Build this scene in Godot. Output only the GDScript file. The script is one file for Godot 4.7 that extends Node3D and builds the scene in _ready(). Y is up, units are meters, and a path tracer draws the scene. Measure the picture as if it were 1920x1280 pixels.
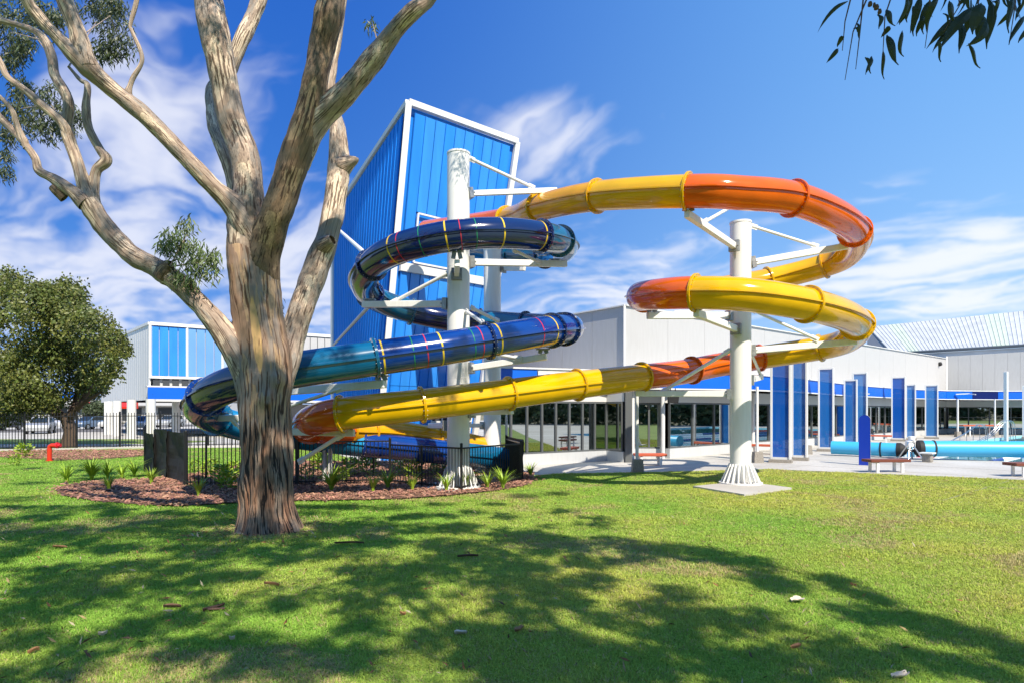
extends Node3D
# Water slides on a lawn behind a large gum tree. Metres, y up; the camera stands at the origin, 2 m above the lawn, and looks along -z.
# at(x, y, d) gives the surveyed point that lies d metres in front of the camera plane, for a camera of 1150 px focal length with its horizon at row 770.

const F := 1150.0
const SUN := Vector3(0.310, 0.731, 0.608)

var M := {}
var rng := RandomNumberGenerator.new()
var taken := {}

func at(x: float, y: float, d: float) -> Vector3:
	return Vector3((x - 960.0) * d / F, 2.0 + (770.0 - y) * d / F, -d)

func gnd(x: float, y: float) -> Vector3:
	var d := 2.0 * F / (y - 770.0)
	return Vector3((x - 960.0) * d / F, 0.0, -d)

func v3(x: float, d: float, y := 0.0) -> Vector3:
	return Vector3(x, y, -d)

# ---------------------------------------------------------------- mesh builder
class Shape:
	var v := PackedVector3Array()
	var n := PackedVector3Array()
	var uv := PackedVector2Array()
	var uv2 := PackedVector2Array()
	var c := PackedColorArray()
	var ix := PackedInt32Array()

	func vert(p: Vector3, nn: Vector3, t := Vector2.ZERO, col := Color.WHITE, t2 := Vector2.ZERO) -> int:
		v.push_back(p); n.push_back(nn); uv.push_back(t); c.push_back(col); uv2.push_back(t2)
		return v.size() - 1

	func tri(a: Vector3, b: Vector3, d: Vector3, col := Color.WHITE) -> void:   # counter-clockwise seen from outside
		var nn := (b - a).cross(d - a).normalized()
		var i := v.size()
		vert(a, nn, Vector2(0, 0), col); vert(b, nn, Vector2(1, 0), col); vert(d, nn, Vector2(1, 1), col)
		ix.append_array([i, i + 2, i + 1])

	func quad(a: Vector3, b: Vector3, d: Vector3, e: Vector3, col := Color.WHITE) -> void:
		var nn := (d - a).cross(e - b).normalized()
		var i := v.size()
		var w := (b - a).length()
		var h := (e - a).length()
		vert(a, nn, Vector2(0, 0), col); vert(b, nn, Vector2(w, 0), col); vert(d, nn, Vector2(w, h), col); vert(e, nn, Vector2(0, h), col)
		ix.append_array([i, i + 2, i + 1, i, i + 3, i + 2])

	func out_quad(a: Vector3, b: Vector3, d: Vector3, e: Vector3, mid: Vector3, col := Color.WHITE) -> void:
		if (d - a).cross(e - b).dot((a + b + d + e) * 0.25 - mid) >= 0.0:
			quad(a, b, d, e, col)
		else:
			quad(e, d, b, a, col)

	func hull8(p: Array, col := Color.WHITE) -> void:   # eight corners: bottom ring 0-3, top ring 4-7
		var mid := Vector3.ZERO
		for q in p:
			mid += q
		mid /= 8.0
		for f in [[0, 1, 2, 3], [4, 5, 6, 7], [0, 1, 5, 4], [1, 2, 6, 5], [2, 3, 7, 6], [3, 0, 4, 7]]:
			out_quad(p[f[0]], p[f[1]], p[f[2]], p[f[3]], mid, col)

	func box(ctr: Vector3, size: Vector3, bs := Basis.IDENTITY, bev := 0.0, col := Color.WHITE) -> void:
		var h := size * 0.5
		if bev <= 0.0:
			var p := []
			for s in [[-1, -1, -1], [1, -1, -1], [1, -1, 1], [-1, -1, 1], [-1, 1, -1], [1, 1, -1], [1, 1, 1], [-1, 1, 1]]:
				p.append(ctr + bs * Vector3(s[0] * h.x, s[1] * h.y, s[2] * h.z))
			hull8(p, col)
			return
		var q := h - Vector3(bev, bev, bev)
		for k in 3:
			var k1 := (k + 1) % 3
			var k2 := (k + 2) % 3
			for s in [-1.0, 1.0]:
				var f := []
				for e in [[-1, -1], [1, -1], [1, 1], [-1, 1]]:
					var p := Vector3.ZERO
					p[k] = s * h[k]; p[k1] = e[0] * q[k1]; p[k2] = e[1] * q[k2]
					f.append(ctr + bs * p)
				out_quad(f[0], f[1], f[2], f[3], ctr, col)
				for t in [-1.0, 1.0]:   # bevel along k2 between faces k and k1
					var g := []
					for e in [-1.0, 1.0]:
						var a := Vector3.ZERO
						var b := Vector3.ZERO
						a[k] = s * h[k]; a[k1] = t * q[k1]; a[k2] = e * q[k2]
						b[k] = s * q[k]; b[k1] = t * h[k1]; b[k2] = e * q[k2]
						g.append(ctr + bs * a); g.append(ctr + bs * b)
					out_quad(g[0], g[1], g[3], g[2], ctr, col)
		for sx in [-1.0, 1.0]:
			for sy in [-1.0, 1.0]:
				for sz in [-1.0, 1.0]:
					var a := ctr + bs * Vector3(sx * h.x, sy * q.y, sz * q.z)
					var b := ctr + bs * Vector3(sx * q.x, sy * h.y, sz * q.z)
					var d := ctr + bs * Vector3(sx * q.x, sy * q.y, sz * h.z)
					if (b - a).cross(d - a).dot(a - ctr) > 0.0:
						tri(a, b, d, col)
					else:
						tri(a, d, b, col)

	func beam(a: Vector3, b: Vector3, w: float, h: float, bev := 0.0, up := Vector3.UP) -> void:   # a rectangular bar from a to b
		var z := (b - a).normalized()
		var u := up
		if absf(z.dot(u)) > 0.97:
			u = Vector3.RIGHT
		var x := u.cross(z).normalized()
		box((a + b) * 0.5, Vector3(w, h, (b - a).length()), Basis(x, z.cross(x), z), bev)

	func ring_tube(pts: Array, rads: Array, segs: int, caps := true, vscale := 1.0, ucount := 1.0, ups := []) -> void:
		var base := v.size()
		var length := 0.0
		var x := Vector3.ZERO
		for i in pts.size():
			var t: Vector3
			if i == 0:
				t = pts[1] - pts[0]
			elif i == pts.size() - 1:
				t = pts[i] - pts[i - 1]
			else:
				t = pts[i + 1] - pts[i - 1]
			t = t.normalized()
			if ups.size():
				x = t.cross(Vector3.UP).normalized()
			elif i == 0:
				x = t.cross(Vector3.FORWARD if absf(t.z) < 0.9 else Vector3.UP).normalized()
			else:
				x = (x - t * x.dot(t)).normalized()
			var y := x.cross(t)
			if i:
				length += (pts[i] - pts[i - 1]).length()
			for k in segs + 1:
				var a := TAU * k / segs
				var d := x * cos(a) + y * sin(a)
				vert(pts[i] + d * rads[i], d, Vector2(ucount * k / segs, length * vscale))
		var w := segs + 1
		for i in pts.size() - 1:
			for k in segs:
				var a := base + i * w + k
				ix.append_array([a, a + 1, a + w, a + 1, a + w + 1, a + w])
		if caps:
			for e in [0, pts.size() - 1]:
				var t: Vector3 = (pts[0] - pts[1]).normalized() if e == 0 else (pts[e] - pts[e - 1]).normalized()
				var m := vert(pts[e], t)
				var r := v.size()
				for k in w:
					vert(v[base + e * w + k], t)
				for k in segs:
					if e == 0:
						ix.append_array([m, r + k + 1, r + k])
					else:
						ix.append_array([m, r + k, r + k + 1])

	func rod(a: Vector3, b: Vector3, r: float, segs := 10, r2 := -1.0) -> void:
		ring_tube([a, b], [r, r if r2 < 0.0 else r2], segs)

	func lathe(ctr: Vector3, prof: Array, segs := 24, axis := Vector3.UP) -> void:   # prof: [radius, height] pairs, flat shaded along the profile
		var bs := Basis(Quaternion(Vector3.UP, axis)) if axis != Vector3.UP else Basis.IDENTITY
		for i in prof.size() - 1:
			var dr: float = prof[i + 1][0] - prof[i][0]
			var dh: float = prof[i + 1][1] - prof[i][1]
			var l := maxf(sqrt(dr * dr + dh * dh), 1e-6)
			var base := v.size()
			for k in segs + 1:
				var a := TAU * k / segs
				var d := Vector3(cos(a), 0, sin(a))
				var nn := bs * (d * (dh / l) + Vector3.UP * (-dr / l))
				for j in 2:
					vert(ctr + bs * (d * prof[i + j][0] + Vector3.UP * prof[i + j][1]), nn, Vector2(float(k) / segs, prof[i + j][1]))
			for k in segs:
				var a := base + k * 2
				ix.append_array([a, a + 2, a + 1, a + 1, a + 2, a + 3])

	func sheet(poly: PackedVector2Array, y: float, uvs := 1.0, uv2s := 0.025) -> void:   # flat polygon in x and depth
		var t := Geometry2D.triangulate_polygon(poly)
		var i := v.size()
		for p in poly:
			vert(Vector3(p.x, y, -p.y), Vector3.UP, p * uvs, Color.WHITE, p * uv2s)
		for k in range(0, t.size(), 3):
			var a := poly[t[k]]
			var b := poly[t[k + 1]]
			var d := poly[t[k + 2]]
			if (b - a).cross(d - a) > 0.0:
				ix.append_array([i + t[k], i + t[k + 2], i + t[k + 1]])
			else:
				ix.append_array([i + t[k], i + t[k + 1], i + t[k + 2]])

	func slab(poly: PackedVector2Array, y0: float, y1: float) -> void:   # prism over a polygon in x and depth
		sheet(poly, y1)
		var k0 := v.size()
		sheet(poly, y0)
		for k in range(k0, v.size()):
			n[k] = Vector3.DOWN
		var mid := Vector2.ZERO
		var area := 0.0
		for k in poly.size():
			area += poly[k].cross(poly[(k + 1) % poly.size()])
		for k in poly.size():
			var a := poly[k] if area > 0.0 else poly[(k + 1) % poly.size()]
			var b := poly[(k + 1) % poly.size()] if area > 0.0 else poly[k]
			quad(Vector3(b.x, y0, -b.y), Vector3(a.x, y0, -a.y), Vector3(a.x, y1, -a.y), Vector3(b.x, y1, -b.y))
		mid = mid

	func made(off := Vector3.ZERO) -> ArrayMesh:
		var a := []
		a.resize(Mesh.ARRAY_MAX)
		var vv := v
		if off != Vector3.ZERO:
			vv = v.duplicate()
			for i in vv.size():
				vv[i] -= off
		a[Mesh.ARRAY_VERTEX] = vv; a[Mesh.ARRAY_NORMAL] = n; a[Mesh.ARRAY_TEX_UV] = uv; a[Mesh.ARRAY_TEX_UV2] = uv2; a[Mesh.ARRAY_COLOR] = c; a[Mesh.ARRAY_INDEX] = ix
		var m := ArrayMesh.new()
		m.add_surface_from_arrays(Mesh.PRIMITIVE_TRIANGLES, a)
		return m

# ---------------------------------------------------------------- naming, things and parts
func numbered(called: String) -> String:
	taken[called] = taken.get(called, -1) + 1
	return called if taken[called] == 0 else "%s_%03d" % [called, taken[called]]

func tag(o: Node3D, label: String, category: String, group := "", kind := "") -> Node3D:
	if label: o.set_meta("label", label)
	if category: o.set_meta("category", category)
	if group: o.set_meta("group", group)
	if kind: o.set_meta("kind", kind)
	return o

func thing(called: String, label: String, category: String, where := Vector3.ZERO, group := "") -> Node3D:
	var o := Node3D.new()
	o.name = numbered(called)
	o.position = where
	add_child(o, true)
	return tag(o, label, category, group)

func base_of(p: Node) -> Vector3:
	var s := Vector3.ZERO
	while p is Node3D and p != self:
		s += (p as Node3D).position
		p = p.get_parent()
	return s

func part(called: String, s: Shape, m: Material, parent: Node, label := "") -> MeshInstance3D:   # the shape is given in the world
	var o := MeshInstance3D.new()
	o.name = called
	o.mesh = s.made(base_of(parent))
	o.material_override = m
	parent.add_child(o, true)
	if label: o.set_meta("label", label)
	return o

func piece(called: String, m: Mesh, mt: Material, xf: Transform3D, parent: Node) -> MeshInstance3D:   # a shared mesh set down as a part
	var o := MeshInstance3D.new()
	o.name = called
	o.mesh = m
	o.material_override = mt
	o.transform = Transform3D(xf.basis, xf.origin - base_of(parent))
	parent.add_child(o, true)
	return o

func single(called: String, s: Shape, m: Material, label: String, category: String, where := Vector3.ZERO, group := "") -> MeshInstance3D:
	var o := MeshInstance3D.new()
	o.name = numbered(called)
	o.mesh = s.made(where)
	o.position = where
	o.material_override = m
	add_child(o, true)
	tag(o, label, category, group)
	return o

func struct(called: String, s: Shape, m: Material) -> MeshInstance3D:
	var o := MeshInstance3D.new()
	o.name = numbered(called)
	o.mesh = s.made()
	o.material_override = m
	o.set_meta("kind", "structure")
	add_child(o, true)
	return o

func copy_of(o: Node3D, where: Vector3, turn: float, label := "", scale_by := 1.0) -> Node3D:
	var c := o.duplicate() as Node3D
	var stem := str(o.name)
	var cut := stem.rfind("_")
	if cut > 0 and stem.substr(cut + 1).is_valid_int():
		stem = stem.substr(0, cut)
	c.name = numbered(stem)
	add_child(c, true)
	c.position = where
	c.rotation.y = turn
	c.scale = Vector3.ONE * scale_by
	if label: c.set_meta("label", label)
	return c

func scatter(called: String, m: Mesh, mt: Material, places: Array, tints: Array, parent: Node) -> MultiMeshInstance3D:
	var mm := MultiMesh.new()
	mm.transform_format = MultiMesh.TRANSFORM_3D
	mm.use_colors = tints.size() > 0
	mm.mesh = m
	mm.instance_count = places.size()
	for i in places.size():
		mm.set_instance_transform(i, places[i])
		if tints.size():
			mm.set_instance_color(i, tints[i])
	var o := MultiMeshInstance3D.new()
	o.name = numbered(called) if parent == self else called
	o.multimesh = mm
	o.material_override = mt
	parent.add_child(o, true)
	return o

# ---------------------------------------------------------------- curves, materials, textures
func smooth(pts: Array, steps: int) -> Array:   # Catmull-Rom through points (Vector3 or Vector4)
	var out := []
	for i in pts.size() - 1:
		var p0 = pts[maxi(i - 1, 0)]
		var p1 = pts[i]
		var p2 = pts[i + 1]
		var p3 = pts[mini(i + 2, pts.size() - 1)]
		for k in steps:
			var t := float(k) / steps
			out.append(0.5 * ((2.0 * p1) + (p2 - p0) * t + (2.0 * p0 - 5.0 * p1 + 4.0 * p2 - p3) * t * t + (3.0 * p1 - p0 - 3.0 * p2 + p3) * t * t * t))
	out.append(pts[-1])
	return out

func lin(r: float, g: float, b: float, a := 1.0) -> Color:
	var c := Color(r, g, b).linear_to_srgb()
	c.a = a
	return c

func mat(called: String, c: Color, rough := 0.6, metal := 0.0) -> StandardMaterial3D:
	var m := StandardMaterial3D.new()
	m.resource_name = called
	m.albedo_color = c
	m.roughness = rough
	m.metallic = metal
	M[called] = m
	return m

func noise(freq: float, seed_: int, oct := 4, kind := FastNoiseLite.TYPE_SIMPLEX_SMOOTH) -> FastNoiseLite:
	var f := FastNoiseLite.new()
	f.noise_type = kind
	f.seed = seed_
	f.frequency = freq
	f.fractal_octaves = oct
	return f

func picture(w: int, h: int, dot: Callable) -> ImageTexture:
	var px := PackedByteArray()
	px.resize(w * h * 3)
	var k := 0
	for j in h:
		for i in w:
			var c: Color = dot.call(i, j)
			px[k] = int(clampf(c.r, 0, 1) * 255.0); px[k + 1] = int(clampf(c.g, 0, 1) * 255.0); px[k + 2] = int(clampf(c.b, 0, 1) * 255.0)
			k += 3
	var im := Image.create_from_data(w, h, false, Image.FORMAT_RGB8, px)
	return ImageTexture.create_from_image(im)

func noise_tex(freq: float, seed_: int, lo: Color, hi: Color, size := 512, oct := 5) -> NoiseTexture2D:
	var t := NoiseTexture2D.new()
	t.width = size
	t.height = size
	t.seamless = true
	t.noise = noise(freq, seed_, oct)
	var g := Gradient.new()
	g.set_color(0, lo)
	g.set_color(1, hi)
	t.color_ramp = g
	return t

func worn(m: StandardMaterial3D, freq: float, seed_: int, dark: float, scale_: float, bump := 0.0) -> StandardMaterial3D:   # fine uneven tone on a plain material
	m.albedo_texture = noise_tex(freq, seed_, Color(dark, dark, dark), Color.WHITE, 256)
	m.uv1_triplanar = true
	m.uv1_world_triplanar = true
	m.uv1_scale = Vector3.ONE * scale_
	if bump > 0.0:
		m.heightmap_enabled = true
		m.heightmap_scale = bump
		m.heightmap_texture = m.albedo_texture
	return m

# ---------------------------------------------------------------- the scene
func _ready() -> void:
	rng.seed = 20
	# camera
	var cam := Camera3D.new()
	cam.name = "camera"
	add_child(cam)
	cam.position = Vector3(0, 2.0, 0)
	cam.set_frustum(0.2 * 640.0 / F, Vector2(0, 0.1 * 130.0 / F), 0.1, 2000.0)
	cam.current = true
	# sky, sun and exposure
	var we := WorldEnvironment.new()
	we.name = "daylight"
	var env := Environment.new()
	env.background_mode = Environment.BG_SKY
	var sky := Sky.new()
	var pano := PanoramaSkyMaterial.new()
	pano.panorama = sky_picture(3072, 1536)
	sky.sky_material = pano
	env.sky = sky
	env.background_energy_multiplier = 1.0
	env.tonemap_mode = Environment.TONE_MAPPER_LINEAR
	env.tonemap_exposure = 1.52
	env.sdfgi_enabled = true
	env.ssao_enabled = true
	env.ssil_enabled = true
	we.environment = env
	add_child(we)
	var sun := DirectionalLight3D.new()
	sun.name = "sun"
	sun.light_energy = 1.55
	sun.light_color = Color(1.0, 0.955, 0.88)
	sun.light_angular_distance = 0.5
	sun.shadow_enabled = true
	add_child(sun)
	sun.look_at_from_position(SUN * 50.0, Vector3.ZERO)

	materials()
	ground()
	pool()
	hall()
	pavilion()
	tower()
	entrance_building()
	parking()
	yellow_slide()
	blue_slide()
	columns()
	fins()
	fences()
	gum_tree()
	shade_tree()
	leafy_tree()
	garden()
	pool_things()
	furniture()
	lawn_things()

func sky_picture(w: int, h: int) -> ImageTexture:
	var px := PackedFloat32Array()
	px.resize(w * h * 3)
	var a := noise(0.95, 5, 5)
	var b := noise(0.5, 9, 3)
	var e := noise(2.1, 31, 5)
	# where the thin cloud lies: azimuth, elevation, spread of each, strength (degrees)
	var banks := [[-38, 8, 26, 7.5, 1.15], [-28, 21, 11, 8.0, 0.8], [-14, 14, 9, 7, 0.75], [2, 24.5, 9.5, 4.2, 1.25], [13, 9.5, 19, 7.0, 1.1], [37, 10, 11, 6.0, 0.85], [-60, 26, 25, 10, 0.7], [75, 18, 22, 8, 0.9], [120, 30, 30, 12, 0.8], [-110, 14, 30, 8, 0.9], [175, 20, 35, 9, 0.8], [-20, 55, 30, 10, 0.5], [60, 60, 40, 10, 0.5]]
	var k := 0
	for j in h:
		var el := PI * 0.5 - PI * (j + 0.5) / h
		for i in w:
			var az := TAU * (i + 0.5) / w
			if el < -0.03:
				px[k] = 0.16; px[k + 1] = 0.17; px[k + 2] = 0.14
				k += 3
				continue
			var s := sin(el)
			var d := Vector3(sin(az) * cos(el), s, -cos(az) * cos(el))
			var turn := wrapf(rad_to_deg(az) + 30.0, -180.0, 180.0)
			var toward := smoothstep(8.0, 80.0, absf(turn))
			var low := exp(-maxf(el, 0.0) * 3.4)
			var c := Vector3(0.008, 0.072, 0.40).lerp(Vector3(0.09, 0.31, 0.74), low)
			c = c.lerp(Vector3(0.09, 0.28, 0.66).lerp(Vector3(0.36, 0.60, 0.88), low), toward)
			var cover := 0.0
			var azd := wrapf(rad_to_deg(az), -180.0, 180.0)
			var eld := rad_to_deg(el)
			for q in banks:
				var da: float = wrapf(azd - q[0], -180.0, 180.0) / q[2]
				var de: float = (eld - q[1]) / q[3]
				var r := da * da + de * de
				if r < 5.0:
					cover += q[4] * exp(-r)
			var hgt := 1.0 / (maxf(s, 0.0) + 0.16)
			var p := Vector3(d.x * hgt, d.z * hgt, 0.0)
			var warp := b.get_noise_3d(p.x, p.y, 3.0)
			var st := Vector3((p.x * 0.86 + p.y * 0.50) * 0.75 + warp * 0.7, (p.y * 0.86 - p.x * 0.50) * 1.9 + warp * 0.9, 0.0)
			var wisp := a.get_noise_3d(st.x, st.y, 0.0) * 0.5 + 0.5
			var curl := a.get_noise_3d(p.x * 1.3 + 9.0, p.y * 1.3, 4.0)
			var fine := e.get_noise_3d(st.x * 1.5 + curl * 0.5, st.y * 2.2 + curl * 0.8, 7.0) * 0.5 + 0.5
			var dens := clampf(cover, 0.0, 1.2) * 1.15 + (wisp - 0.5) * 1.5 + (fine - 0.5) * 1.25 + curl * 0.25 - 0.52
			dens = smoothstep(0.0, 1.15, dens) * 0.82
			dens = maxf(dens, 0.55 * exp(-maxf(el, 0.0) * 14.0))
			var cl := Vector3(0.62, 0.64, 0.74).lerp(Vector3(0.78, 0.78, 0.82), toward * 0.6 + 0.2)
			c = c.lerp(cl, clampf(dens, 0.0, 1.0))
			px[k] = c.x * 0.92; px[k + 1] = c.y * 0.92; px[k + 2] = c.z * 0.90
			k += 3
	var im := Image.create_from_data(w, h, false, Image.FORMAT_RGBF, px.to_byte_array())
	return ImageTexture.create_from_image(im)

func materials() -> void:
	var m: StandardMaterial3D
	# slide shells: glossy fibreglass
	for q in [["yellow", lin(0.97, 0.57, 0.004)], ["amber", lin(0.95, 0.48, 0.006)], ["orange", lin(0.95, 0.17, 0.006)], ["navy", lin(0.003, 0.013, 0.095)], ["teal", lin(0.005, 0.125, 0.27)], ["cyan", lin(0.02, 0.32, 0.66)], ["royal", lin(0.002, 0.042, 0.27)]]:
		m = mat(q[0], q[1], 0.16)
		m.clearcoat_enabled = true
		m.clearcoat = 0.35
		m.clearcoat_roughness = 0.05
		m.albedo_texture = noise_tex(0.012, 77, Color(0.84, 0.84, 0.84), Color.WHITE, 256)
		m.uv1_triplanar = true
		m.uv1_world_triplanar = true
		m.uv1_scale = Vector3(0.35, 0.5, 0.35)
		m.roughness_texture = noise_tex(0.02, 78, Color(0.55, 0.55, 0.55), Color(1, 1, 1), 256)
		if q[0] in ["yellow", "amber", "orange"]:
			m.backlight_enabled = true
			m.backlight = Color(0.62, 0.62, 0.62)
	M.navy.metallic_specular = 0.75
	M.teal.metallic_specular = 0.7
	M.royal.metallic_specular = 0.75
	mat("stripe_yellow", lin(0.72, 0.50, 0.03), 0.2)
	mat("stripe_red", lin(0.55, 0.03, 0.05), 0.2)
	mat("stripe_green", lin(0.02, 0.22, 0.10), 0.2)
	worn(mat("white_steel", lin(0.84, 0.84, 0.83), 0.38), 0.02, 3, 0.93, 0.4)
	worn(mat("galvanised", lin(0.42, 0.44, 0.45), 0.4, 0.6), 0.05, 4, 0.75, 0.8)
	mat("bolt", lin(0.32, 0.32, 0.33), 0.4, 0.7)
	m = worn(mat("wall_white", lin(0.485, 0.485, 0.49), 0.55), 0.01, 6, 0.93, 0.15)
	m = worn(mat("wall_grey", lin(0.42, 0.425, 0.435), 0.55), 0.01, 7, 0.93, 0.15)
	worn(mat("trim_white", lin(0.74, 0.74, 0.73), 0.45), 0.01, 8, 0.93, 0.2)
	worn(mat("plinth", lin(0.52, 0.54, 0.56), 0.7), 0.03, 9, 0.88, 0.4)
	m = worn(mat("panel_blue", lin(0.035, 0.29, 0.88), 0.3), 0.008, 10, 0.86, 0.12)
	m.clearcoat_enabled = true
	m.clearcoat = 0.5
	m.clearcoat_roughness = 0.15
	m.backlight_enabled = true
	m.backlight = Color(0.3, 0.3, 0.3)
	worn(mat("panel_blue_b", lin(0.022, 0.25, 0.84), 0.3), 0.008, 11, 0.86, 0.12)
	m = worn(mat("panel_blue_side", lin(0.012, 0.26, 0.92), 0.6), 0.008, 11, 0.88, 0.12)
	m.metallic_specular = 0.2
	worn(mat("panel_pale", lin(0.16, 0.36, 0.72), 0.3), 0.008, 12, 0.9, 0.12)
	worn(mat("panel_paler", lin(0.34, 0.47, 0.66), 0.3), 0.008, 13, 0.9, 0.12)
	worn(mat("fascia_blue", lin(0.004, 0.13, 0.70), 0.35), 0.008, 14, 0.9, 0.12)
	mat("fascia_dark", lin(0.004, 0.012, 0.10), 0.35)
	mat("arch_blue", lin(0.005, 0.035, 0.36), 0.3)
	for q in [["fin_deep", lin(0.005, 0.095, 0.44), 0.78], ["fin_mid", lin(0.018, 0.15, 0.48), 0.72], ["fin_light", lin(0.05, 0.22, 0.54), 0.68]]:
		m = mat(q[0], q[1], 0.12)
		m.transparency = BaseMaterial3D.TRANSPARENCY_ALPHA
		m.albedo_color.a = q[2]
	m = mat("window_glass", lin(0.48, 0.52, 0.51), 0.02, 1.0)
	m.transparency = BaseMaterial3D.TRANSPARENCY_ALPHA
	m.albedo_color.a = 0.78
	mat("frame_grey", lin(0.13, 0.14, 0.145), 0.45, 0.3)
	mat("frame_dark", lin(0.06, 0.065, 0.07), 0.45, 0.3)
	mat("interior", lin(0.06, 0.06, 0.055), 0.9)
	mat("soffit", lin(0.60, 0.60, 0.59), 0.7)
	mat("black_steel", lin(0.012, 0.012, 0.013), 0.42)
	m = worn(mat("shade_cloth", lin(0.02, 0.019, 0.017), 0.7), 0.04, 15, 0.6, 1.2)
	worn(mat("footing", lin(0.36, 0.33, 0.29), 0.9), 0.06, 16, 0.75, 1.0, 0.3)
	worn(mat("roof_metal", lin(0.62, 0.64, 0.65), 0.5), 0.02, 17, 0.85, 0.1)
	worn(mat("roof_clear", lin(0.62, 0.68, 0.55), 0.35), 0.02, 18, 0.9, 0.1)
	mat("seat_brown", lin(0.16, 0.045, 0.025), 0.5)
	mat("seat_red", lin(0.50, 0.10, 0.045), 0.5)
	mat("cover_blue", lin(0.05, 0.40, 0.70), 0.4)
	mat("black_rubber", lin(0.015, 0.015, 0.016), 0.7)
	mat("red_paint", lin(0.60, 0.035, 0.015), 0.35)
	mat("red_float", lin(0.60, 0.02, 0.03), 0.4)
	mat("white_float", lin(0.8, 0.8, 0.8), 0.4)
	mat("blue_float", lin(0.02, 0.06, 0.25), 0.4)
	mat("chrome", lin(0.62, 0.63, 0.64), 0.18, 1.0)
	mat("car_glass", lin(0.02, 0.03, 0.035), 0.04)
	mat("tyre", lin(0.02, 0.02, 0.02), 0.8)
	for q in [["car_white", lin(0.72, 0.72, 0.72)], ["car_silver", lin(0.42, 0.44, 0.46)], ["car_blue", lin(0.12, 0.20, 0.32)], ["car_dark", lin(0.03, 0.04, 0.07)]]:
		m = mat(q[0], q[1], 0.22, 0.2)
		m.clearcoat_enabled = true
	mat("lamp_glass", lin(0.7, 0.7, 0.7), 0.1)
	for q in ["wall_white", "wall_grey", "trim_white", "panel_blue", "panel_blue_b", "panel_blue_side", "white_steel", "plinth"]:   # rain streaks run down
		M[q].uv1_scale = Vector3(0.8, 0.07, 0.8)
	for q in ["wall_white", "wall_grey", "white_steel", "plinth"]:
		M[q].albedo_texture = noise_tex(0.022, 90, Color(0.945, 0.943, 0.935), Color.WHITE, 512)
	# leaves
	for q in [["gum_leaf", lin(0.075, 0.105, 0.04)], ["dark_gum_leaf", lin(0.02, 0.035, 0.014)], ["broad_leaf", lin(0.115, 0.15, 0.032)], ["strap_leaf", lin(0.34, 0.50, 0.05)], ["shrub_leaf", lin(0.32, 0.46, 0.04)], ["far_leaf", lin(0.06, 0.085, 0.04)]]:
		m = mat(q[0], q[1], 0.5)
		m.vertex_color_use_as_albedo = true
		m.backlight_enabled = true
		m.backlight = Color(0.5, 0.5, 0.5)
	m = mat("grass_blade", lin(1, 1, 1), 0.7)
	m.metallic_specular = 0.15
	m.vertex_color_use_as_albedo = true
	m.backlight_enabled = true
	m.backlight = Color(0.55, 0.55, 0.55)
	m = mat("bark_chip", lin(1, 1, 1), 0.9)
	m.vertex_color_use_as_albedo = true
	mat("dead_leaf", lin(0.34, 0.17, 0.08), 0.8)
	mat("pale_litter", lin(0.62, 0.52, 0.40), 0.8)
	worn(mat("bark_strip", lin(0.20, 0.11, 0.07), 0.9), 0.05, 21, 0.6, 4.0)
	worn(mat("far_bark", lin(0.16, 0.11, 0.08), 0.9), 0.05, 22, 0.6, 2.0)
	# lawn soil: fine thatch over broad patches
	m = mat("lawn", Color.WHITE, 0.95)
	var fine := noise(0.11, 41, 3)
	m.albedo_texture = noise_tex(0.06, 41, lin(0.12, 0.18, 0.035), lin(0.36, 0.42, 0.11), 512)
	m.detail_enabled = true
	m.detail_uv_layer = BaseMaterial3D.DETAIL_UV_2
	m.detail_blend_mode = BaseMaterial3D.BLEND_MODE_MUL
	m.detail_albedo = noise_tex(0.02, 42, Color(0.72, 0.80, 0.66), Color(1, 1, 0.95), 512)
	m = mat("concrete", lin(0.62, 0.605, 0.575), 0.85)
	m.albedo_texture = noise_tex(0.05, 43, Color(0.88, 0.88, 0.88), Color.WHITE, 512)
	m.detail_enabled = true
	m.detail_uv_layer = BaseMaterial3D.DETAIL_UV_2
	m.detail_blend_mode = BaseMaterial3D.BLEND_MODE_MUL
	m.detail_albedo = noise_tex(0.015, 44, Color(0.86, 0.85, 0.83), Color(1, 1, 1), 512)
	worn(mat("asphalt", lin(0.16, 0.15, 0.145), 0.95), 0.05, 45, 0.8, 0.5)
	worn(mat("mulch", lin(0.31, 0.165, 0.11), 1.0), 0.12, 46, 0.45, 0.7, 2.0)
	worn(mat("far_ground", lin(0.24, 0.22, 0.13), 1.0), 0.02, 47, 0.7, 0.02)
	m = mat("pool_tile", lin(0.30, 0.62, 0.72), 0.4)
	m = mat("water", lin(0.05, 0.35, 0.42), 0.03)
	m.transparency = BaseMaterial3D.TRANSPARENCY_ALPHA
	m.albedo_color.a = 0.35

func poly(a: Array) -> PackedVector2Array:
	var p := PackedVector2Array()
	for i in range(0, a.size(), 2):
		p.push_back(Vector2(a[i], a[i + 1]))
	return p

const EDGE := [-60, 33.4, -12.2, 33.4, -8.4, 29, -5, 22.2, 0.2, 18.6, 1.4, 19.6, 4.2, 20, 7.2, 20.6, 8.8, 21.1, 14.8, 17.7, 22, 13.6, 70, -12]
const POOL_AT := Vector2(15.6, 28.4)
const ALONG := Vector2(0.768, 0.640)
const ACROSS := Vector2(0.690, -0.724)

func pool_outline() -> PackedVector2Array:
	return PackedVector2Array([POOL_AT, POOL_AT + ALONG * 40.0, POOL_AT + ALONG * 40.0 + ACROSS * 21.0, POOL_AT + ACROSS * 21.0])

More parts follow.
